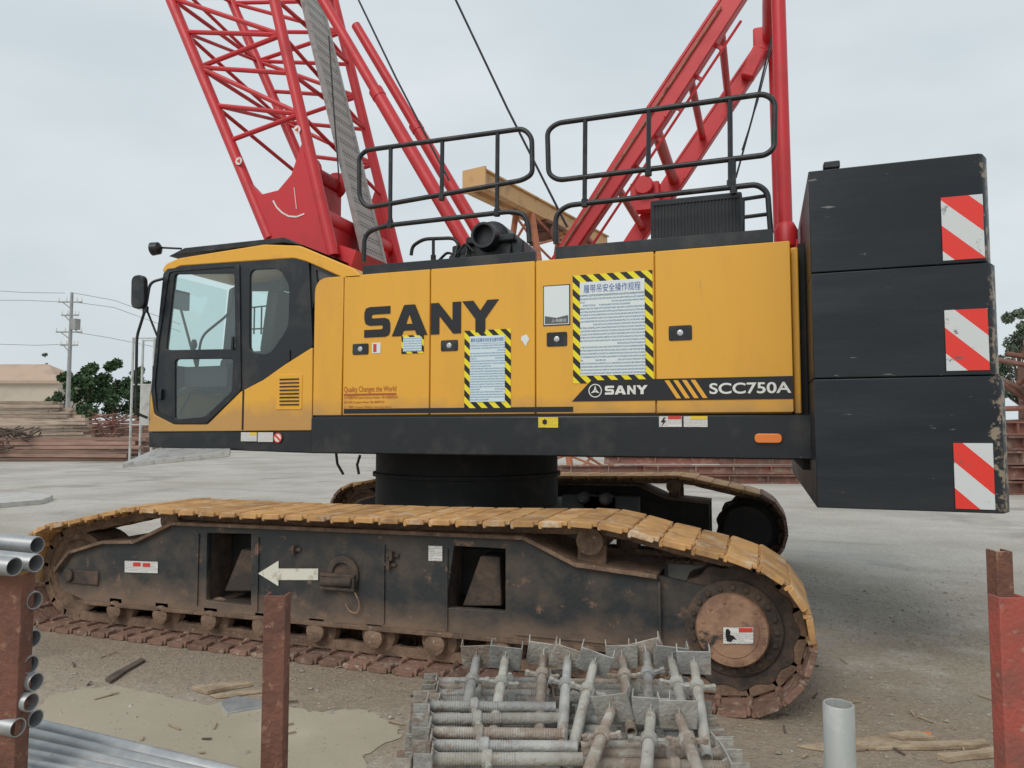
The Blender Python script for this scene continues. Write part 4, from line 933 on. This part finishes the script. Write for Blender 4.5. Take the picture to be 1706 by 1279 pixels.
for sx in (-hw,hw):
    for sy in (0,.9):
        m=MB(); p=q+rt*sx+fh*sy; m.bb((p.x-.04,p.y-.04,0),(p.x+.04,p.y+.04,zt_)); m.build('post',WF_,WF)
for sy in (0,.9):
    for z in (zt_-.04,zt_*.62,zt_*.3): 
        m=MB(); m.beam(Vector((q.x,q.y,z))+rt*-hw+fh*sy,Vector((q.x,q.y,z))+rt*hw+fh*sy,.06,.06); m.build('cross_rail',WF_,WF)
m=MB(); m.beam(Vector((q.x,q.y,zt_*.46))+rt*-hw+fh*.85,Vector((q.x,q.y,zt_*.46))+rt*hw+fh*.85,.03,zt_*.32); m.build('mesh_panel',WF_,WF)
d=120; p0=CAM+fh*d+rt*((-60-853)/F*d); zw=CAM.z+(713-634)/F*d; zr=CAM.z+(713-602)/F*d
Bd=thing('low_building','low cream building with a tan pitched roof beyond the board stacks','building',(p0.x,p0.y,0))
W=(95+60)/F*d
def bp_(u,v,z): q=p0+rt*u+fh*v; return Vector((q.x,q.y,z))
m=MB(); m.add([bp_(-6,0,0),bp_(W,0,0),bp_(W,10,0),bp_(-6,10,0),bp_(-6,0,zw),bp_(W,0,zw),bp_(W,10,zw),bp_(-6,10,zw)],[(0,1,5,4),(1,2,6,5),(2,3,7,6),(3,0,4,7),(4,5,6,7)]); m.build('wall',PLAST,Bd,smooth=False)
m=MB(); m.add([bp_(-7,-.6,zw),bp_(W+.6,-.6,zw),bp_(W+.6,10.6,zw),bp_(-7,10.6,zw),bp_(-7,5,zr),bp_(W-5,5,zr)],[(0,1,5,4),(1,2,5),(2,3,4,5),(0,4,3),(0,3,2,1)]); m.build('roof',ROOFT,Bd,smooth=False)
m=MB(); m.add([bp_(-7,-.7,zw-.5),bp_(W+.7,-.7,zw-.5),bp_(W+.7,-.7,zw),bp_(-7,-.7,zw)],[(0,1,2,3)]); m.build('fascia',ROOFT,Bd,smooth=False)
def tree(px,py,d,wpx,label,mat,n=2600,leaf=.28,cat='tree'):
    zt=CAM.z+(713-py)/F*d; rw=wpx/2/F*d; base=CAM+fh*d+rt*((px-853)/F*d); T_=thing('leafy_tree',label,cat,(base.x,base.y,0))
    b=Vector((base.x,base.y,0)); m=MB(); m.sweep([b,b+Vector((.1,0,zt*.4)),b+Vector((0,.1,zt*.75))],.2,8,radii=[.28,.2,.08])
    cl=[]
    for k in range(16):
        a=random.random()*6.28; rr=rw*math.sqrt(random.random())*.8; z=zt*random.uniform(.35,.88)
        f=1-.45*max(0,(z/zt-.55))/.45; c=b+Vector((math.cos(a)*rr*f,math.sin(a)*rr*f,z)); cl.append((c,rw*random.uniform(.22,.42))); m.sweep([b+Vector((0,0,zt*.3)),b.lerp(c,.6)+Vector((0,0,zt*.1)),c],.06,5,radii=[.1,.06,.02])
    cl.append((b+Vector((rw*.1,0,zt-rw*.25)),rw*.25)); cl.append((b+Vector((-rw*.3,0,zt-rw*.4)),rw*.25))
    m.build('trunk',BARK,T_)
    m=MB()
    for k in range(n):
        c,r=random.choice(cl); v=Vector((random.gauss(0,1),random.gauss(0,1),random.gauss(0,.8))).normalized()*r*(random.random()**.4)
        p=c+v; s=leaf*random.uniform(.6,1.3); u=Vector((random.uniform(-1,1),random.uniform(-1,1),random.uniform(-1,1))).normalized(); w_=u.cross(Vector((random.uniform(-1,1),random.uniform(-1,1),random.uniform(-1,1)))).normalized()
        m.add([p-u*s,p+w_*s*.5,p+u*s,p-w_*s*.5],[(0,1,2,3)])
    m.build('crown',mat,T_,smooth=False)
tree(108,618,88,56,'small green tree at the left end of the far tree row',LEAF,2200,.28)
tree(150,603,90,70,'green tree second from the left in the far row under the utility pole',LEAF,3000,.28)
tree(190,596,92,74,'tallest green tree of the far row, next to the white frame',LEAF,3500,.28)
tree(230,610,94,60,'green tree at the right end of the far row behind the white frame',LEAF,2200,.28)
tree(72,588,150,16,'thin distant tree just left of the far tree row',LEAF2,300,.4)
tree(1700,512,60,80,'hazy green tree rising behind the counterweight at the right edge',LEAF2,4200,.17)
tree(1760,540,60,100,'tree at the far right edge behind the rusty pipes',LEAF2,1500,.22)
q=atd(120,487,60); U=thing('utility_pole','grey utility pole with four crossarms rising above the far trees','utility pole',(q.x,q.y,0))
m=MB(); m.tube((q.x,q.y,0),(q.x,q.y,q.z),.2,12,r2=.12); m.build('pole',POLE,U)
for py,hw in ((503,1.1),(525,.8),(553,1.2),(575,.8)):
    z=atd(120,py,60).z; m=MB(); c=Vector((q.x,q.y,z)); m.beam(c-rt*hw,c+rt*hw*.8,.1,.1); m.tube(c-rt*hw*.7,c-Vector((0,0,.6)),.04,6); cr_=m.build('crossarm',POLE,U)
    for s in (-1,-.4,.4,.75):
        m=MB(); m.lathe(c+rt*hw*s,(0,0,1),[(0,.05),(.12,.09),(.2,.05),(.32,.07),(.4,.03)],8); m.build('insulator',WHT,cr_)
m=MB(); c=Vector((q.x,q.y,atd(120,540,60).z)); m.box(c+rt*.4,(.5,.5,.9)); m.build('transformer',POLE,U)
for k,(l0,l1,l2) in enumerate((((-40,482),(40,487),(108,488)),((-40,500),(40,500),(108,503)),((124,488),(190,500),(300,540)),((124,503),(190,512),(300,552)),((-40,572),(60,575),(116,573)),((124,553),(180,562),(320,590)))):
    m=MB(); m.sweep([atd(l0[0],l0[1],60),atd(l1[0],l1[1],60),atd(l2[0],l2[1],60)],.025,5); tag(m.build('power_line',POLE,origin=atd(l1[0],l1[1],60)),'thin overhead wire, %s, %s of the utility pole'%(['topmost','second from the top','topmost','second from the top','lowest','lowest'][k],['left','left','right','right','left','right'][k]),'wire')
m=MB()
for k in range(9000):
    u=random.uniform(-420,520); hh=4+3*math.sin(u*.05)+2*math.sin(u*.13+1); p=CAM+fh*(300+random.uniform(-5,5))+rt*u; p.z=random.random()*hh; s=random.uniform(.8,1.8)
    a=random.random()*3; m.add([p+rt*s*math.cos(a)+Vector((0,0,s*math.sin(a))),p+Vector((0,0,s)),p-rt*s*math.cos(a)-Vector((0,0,s*math.sin(a))),p-Vector((0,0,s*.8))],[(0,1,2,3)])
tag(m.build('distant_woodland',LEAF2,smooth=False),'low dull green belt of trees on the horizon','woodland',kind='stuff')
# ================================================================ FOREGROUND
def slabpiece(name,pp,th,mat,label,cat,z=0.0,tilt=0):
    pts=[]
    base=[atz(a,b,0) for a,b in pp]
    for i,p in enumerate(base):
        q=base[(i+1)%len(base)]; L=(q-p).length; k=max(1,int(L/.09)); 
        for j in range(k):
            t=j/k; e=.0 if j==0 else random.uniform(-.012,.012); dd=(q-p).normalized(); pts.append(p.lerp(q,t)+Vector((-dd.y,dd.x,0))*e)
    c=sum(pts,Vector())/len(pts); m=MB(); n_=len(pts)
    v=[Vector((p.x,p.y,.002+z)) for p in pts]+[Vector((p.x,p.y,th+z+tilt*(p.x-c.x))) for p in pts]
    m.add(v,[tuple(range(n_)),tuple(range(2*n_-1,n_-1,-1))]+[(i,i+n_,(i+1)%n_+n_,(i+1)%n_) for i in range(n_)])
    tag(m.build(name,mat,origin=(c.x,c.y,0),bev=.003,smooth=False),label,cat)
slabpiece('metal_sheet',[(368,1170),(395,1163),(445,1172),(442,1180),(378,1192)],.015,GALV,'grey bent metal sheet lying at the edge of the puddle','metal sheet')
slabpiece('wood_chunk',[(320,1150),(400,1138),(420,1144),(345,1158)],.025,SPL,'split brown wood chunk beside the puddle near the rollers','wood')
slabpiece('wood_stick',[(175,1135),(235,1100),(242,1103),(184,1140)],.02,BARK,'thin dark stick lying before the front of the track','stick')
slabpiece('wood_chunk',[(350,1160),(440,1150),(445,1154),(360,1165)],.012,SPL,'thin brown wood strip behind the grey metal sheet','wood')
slabpiece('concrete_lump',[(-20,832),(40,826),(88,832),(70,840),(-20,848)],.10,CONC,'pale broken concrete slab on the yard at the left edge','concrete')
for k,(pp,lb) in enumerate((([(1325,1245),(1470,1230),(1520,1246),(1400,1256)],'leftmost split plank at the lower right'),([(1440,1240),(1640,1240),(1650,1247),(1460,1252)],'long split plank crossing the lower right ground'),([(1480,1228),(1530,1225),(1560,1237),(1520,1238)],'short splintered wood piece above the long plank at lower right'),([(1560,1264),(1706,1252),(1706,1259),(1580,1272)],'pale plank at the lower right corner'))):
    slabpiece('split_plank',pp,.016+.006*k,SPL,lb,'plank',tilt=.02)
slabpiece('orange_scrap',[(1536,1224),(1552,1226),(1548,1232),(1534,1230)],.02,ORG,'tiny orange scrap by the split planks','scrap')
for k in range(34):
    px=random.choice([random.uniform(60,700),random.uniform(1250,1690)]); py=random.uniform(1090,1270); p=atz(px,py,.008); a=random.random()*3.1; L=random.uniform(.02,.07)
    if 470<px<760 and py>1240: continue
    m=MB(); m.beam((-L,0,0),(L,0,.005),.010,.006); o=m.build('wood_splinter',SPL if k%3 else BARK,local=True); o.location=p; o.rotation_euler=(0,0,a); tag(o,'small wood splinter lying loose on the muddy ground','splinter','wood splinters strewn on the ground')
rp0=atd(10,1000,1.95); RK=thing('tube_rack','rust brown steel rack post holding the grey tubes at the left edge','rack',(rp0.x,rp0.y,0))
def chan(m,px0,px1,ptop,d,z0=0,depth=.05):
    a=atd(px0,ptop,d); b=atd(px1,ptop,d); w_=(b-a).length; c=(a+b)/2; t=.006
    rot=Matrix((rt,fh,Vector((0,0,1)))).transposed(); H=c.z-z0
    m.box(Vector((c.x,c.y,z0+H/2)),(w_,t,H),rot); m.box(Vector((c.x,c.y,z0+H/2))-rt*(w_/2-t/2)+fh*depth/2,(t,depth,H),rot); m.box(Vector((c.x,c.y,z0+H/2))+rt*(w_/2-t/2)+fh*depth/2,(t,depth,H),rot)
m=MB(); chan(m,-6,38,958,1.86); m.build('rack_post',RUST,RK,bev=.002)
m=MB(); 
for zz in (.62,.28):
    a=atd(-160,1000,1.86); m.beam(Vector((a.x,a.y,zz))-rt*.7,Vector((rp0.x,rp0.y,zz))-rt*.1,.05,.05)
    m.beam(Vector((a.x,a.y,zz))-rt*.7-fh*.6,Vector((a.x,a.y,zz))-rt*.7+fh*.3,.05,.05); m.beam(Vector((rp0.x,rp0.y,zz))-rt*.1-fh*.6,Vector((rp0.x,rp0.y,zz))-rt*.1+fh*.3,.05,.05)
m.build('rack_rail',RUST,RK)
def pipe(a,b,r,label,group=None,cat='tube',name='steel_tube',mat=GALV):
    a=Vector(a); b=Vector(b); L=(b-a).length; m=MB()
    m.lathe((0,0,0),(1,0,0),[(.06,r*.84),(0,r*.86),(-.0005,r*.95),(.002,r),(L-.002,r),(L+.0005,r*.95),(L,r*.86),(L-.06,r*.84)],20)
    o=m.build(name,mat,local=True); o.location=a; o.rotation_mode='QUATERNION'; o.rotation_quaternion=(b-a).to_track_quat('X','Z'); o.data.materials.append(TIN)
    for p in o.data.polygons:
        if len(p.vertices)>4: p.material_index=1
    tag(o,label,cat,group); return o
ends=[(62,908,1.98),(60,938,1.88),(24,944,1.80),(58,1000,1.9),(56,1064,1.92),(52,1107,1.9),(60,1136,1.9),(52,1170,1.88),(60,1197,1.92),(30,1212,1.86)]
for k,(px,py,d) in enumerate(ends):
    e=atd(px,py,d); ax=(-rt*1.0+fh*.28+Vector((0,0,.03))).normalized()
    pipe(e,e+ax*1.6,.0235,'grey steel tube in the left rack with its open end showing, %s from the top'%ORD[k])
for k in range(6):
    a=atz(0,1196+k*19,.72-.006*k); b=atz(340-k*38,1280+k*6,.72-.006*k); dd=(b-a).normalized()
    pipe(a-dd*.8,b+dd*.5,.0225,'long grey tube lying across the lower left corner, %s counted from the top'%ORD[k])
def post(px0,px1,ptop,d,label,mat,name='steel_post'):
    c=atd((px0+px1)/2,ptop,d); m=MB(); chan(m,px0,px1,ptop,d); o=m.build(name,mat,origin=(c.x,c.y,0),bev=.002); tag(o,label,'post'); return o
post(440,476,992,2.05,'upright rusty steel channel post in front of the track rollers',RUST)
post(1664,1712,995,2.1,'upright red rusty steel post at the right edge',REDRUST)
post(1659,1686,918,2.3,'narrow rusty angle post behind the red post at the right edge',RUST)
c=atd(1397,1172,1.95); pipe((c.x,c.y,0),(c.x,c.y,c.z),.039,'upright pale grey steel pipe stub in front of the drive wheel',cat='pipe',name='pipe_post',mat=M('pale_galv',(.42,.43,.41),(.52,.52,.5),s=10,rough=.55,metal=.3,c3=(.3,.2,.12),s3=14,lo3=.66,hi3=.72))
# --- screw jack heap
HX=937
hc=CAM+fh*2.42+rt*((HX-853)/F*2.42); ST=thing('stillage','low rusty steel stillage underneath the heap of screw jacks','stillage',(hc.x,hc.y,0))
rot=Matrix((rt,fh,Vector((0,0,1)))).transposed()
m=MB(); m.box((hc.x,hc.y,.56),(.86,.68,.04),rot); m.build('platform',RUST,ST)
for sx in (-.40,.40):
    for sy in (-.31,.31):
        p=hc+rt*sx+fh*sy; m=MB(); m.box((p.x,p.y,.27),(.05,.05,.54),rot); m.build('leg',RUST,ST)
def jack_parts(L,kind,w_=.042):
    r=.0175; m=MB(); prof=[(.03,r*.72),(0,r*.74),(0,r)]; nx=L*.60
    if kind==0: prof+= [(L*.45,r)]; x=L*.45
    elif kind==2: prof+=[(L*.66,r),(L*.66,r*.86)]; x=L*.66; nx=L*.68
    else: x=.01
    rr=r*.86 if kind==2 else r
    while x<L-.02: prof+=[(x,rr*.93),(x+.003,rr*1.04),(x+.006,rr*.93)]; x+=.0075
    prof+=[(L,rr*.9)]
    m.lathe((0,0,0),(1,0,0),prof,12)
    h=MB(); t=.004
    h.box((L,0,0),(t*1.4,w_*2,w_*1.6))
    for s in (-1,1): h.box((L+.024,s*w_,0),(.05,t,w_*1.6)); 
    h.prism([(L-.045,0),(L,0),(L,.028)],-.0025,.0025); h.prism([(L-.045,0),(L,0),(L,-.028)],-.0025,.0025)
    n_=MB(); n_.lathe((nx,0,0),(1,0,0),[(0,.020),(.004,.025),(.026,.025),(.030,.020)],12)
    for s in (-1,1): n_.box((nx+.014,s*.036,0),(.014,.034,.010)); n_.lathe((nx+.014,s*.052,-.008),(0,0,1),[(0,.009),(.016,.009)],8)
    return m,h,n_
jp=[]
for L,kind,ww in ((.41,0,.04),(.40,1,.04),(.42,0,.04),(.50,2,.056),(.46,2,.056)):
    for mi in range(3):
        a,h,n_=jack_parts(L,kind,ww); A_=a.build('tmp',JACKS[mi],local=True); H_=h.build('tmp',JACKS[(mi+1)%3],local=True,bev=.0012); N_=n_.build('tmp',JACKS[mi],local=True)
        jp.append((A_,H_,N_,L))
def jack(low,head,roll,label,k,nut=True):
    A_,H_,N_,L=jp[k]; low=Vector(low); d_=(Vector(head)-low).normalized()
    r_=thing('screw_jack',label,'screw jack',low,'screw jacks heaped on the stillage'); r_.rotation_mode='QUATERNION'; r_.rotation_quaternion=d_.to_track_quat('X','Z')@Matrix.Rotation(roll,3,'X').to_quaternion()
    for s_,nm in ((A_,'threaded_rod'),(H_,'fork_head'),(N_,'wing_nut')):
        o=s_.copy(); o.name=nm; C.objects.link(o); o.parent=r_
def hp(u,d,z): q=CAM+fh*d+rt*((HX-853)/F*2.42+u); return Vector((q.x,q.y,z))
for lay,z in enumerate((.603,.648)):
    for row in range(12):
        d=2.09+row*.060+lay*.012
        for side in (0,1):
            j=random.uniform(-.006,.006); an=random.uniform(-.05,.05); zz=z+random.uniform(-.003,.003)
            flip=(row+lay)%3==0
            if side==0:
                low=hp(-.02+random.uniform(-.02,.02),d+j+an*.2,zz); head=low-rt*.4
                if flip: low,head=hp(-.44+random.uniform(-.02,.02),d+j,zz),hp(-.0,d+j,zz)
            else: low=hp(.02+random.uniform(-.02,.02),d+j-an*.2,zz); head=low+rt*.4+fh*an*.4
            jack(low,head,random.uniform(-.15,.15),'weathered screw jack lying crosswise, %s layer, %s row from the front, %s half'%(['lower','upper'][lay],ORD[row],['left','right'][side]),random.randrange(9))
tops=[(795,1094,777,1180),(842,1096,826,1190),(905,1090,900,1190),(946,1098,938,1205),(990,1104,966,1200),(1036,1094,1050,1205),(1078,1086,1082,1205),(1118,1096,1142,1200),(1156,1104,1170,1205),(1020,1180,990,1260),(1085,1185,1078,1270),(1130,1190,1165,1290)]
nT=len(tops)
for k,(hx,hy_,lx,ly) in enumerate(tops):
    zt2=.775+random.uniform(-.012,.012) if hy_<1150 else .735
    head=atz(hx,hy_,zt2); ki=9+(k*2+random.randrange(2))%6
    low=atz(lx,ly,.69); v=(low-head).normalized(); L=jp[ki][3]; low=head+v*L
    jack(low,head,random.uniform(-.35,.35),'weathered screw jack on top of the heap, fork raised away, %s from the left'%ORD[sorted(range(nT),key=lambda i:tops[i][0]).index(k)],ki)
for k in range(5):
    head=atz(712+k*2,1176+k*22,.715-.008*k); low=head+(rt*.45+fh*random.uniform(-.04,.04)+Vector((0,0,-.012))); v=(low-head).normalized(); low=head+v*jp[k*2][3]
    jack(low,head,0,'weathered screw jack across the left side of the heap, fork outward, %s from the back'%ORD[k],k*2)
for o in [o for o in bpy.data.objects if o.name.startswith('tmp')]: bpy.data.objects.remove(o)
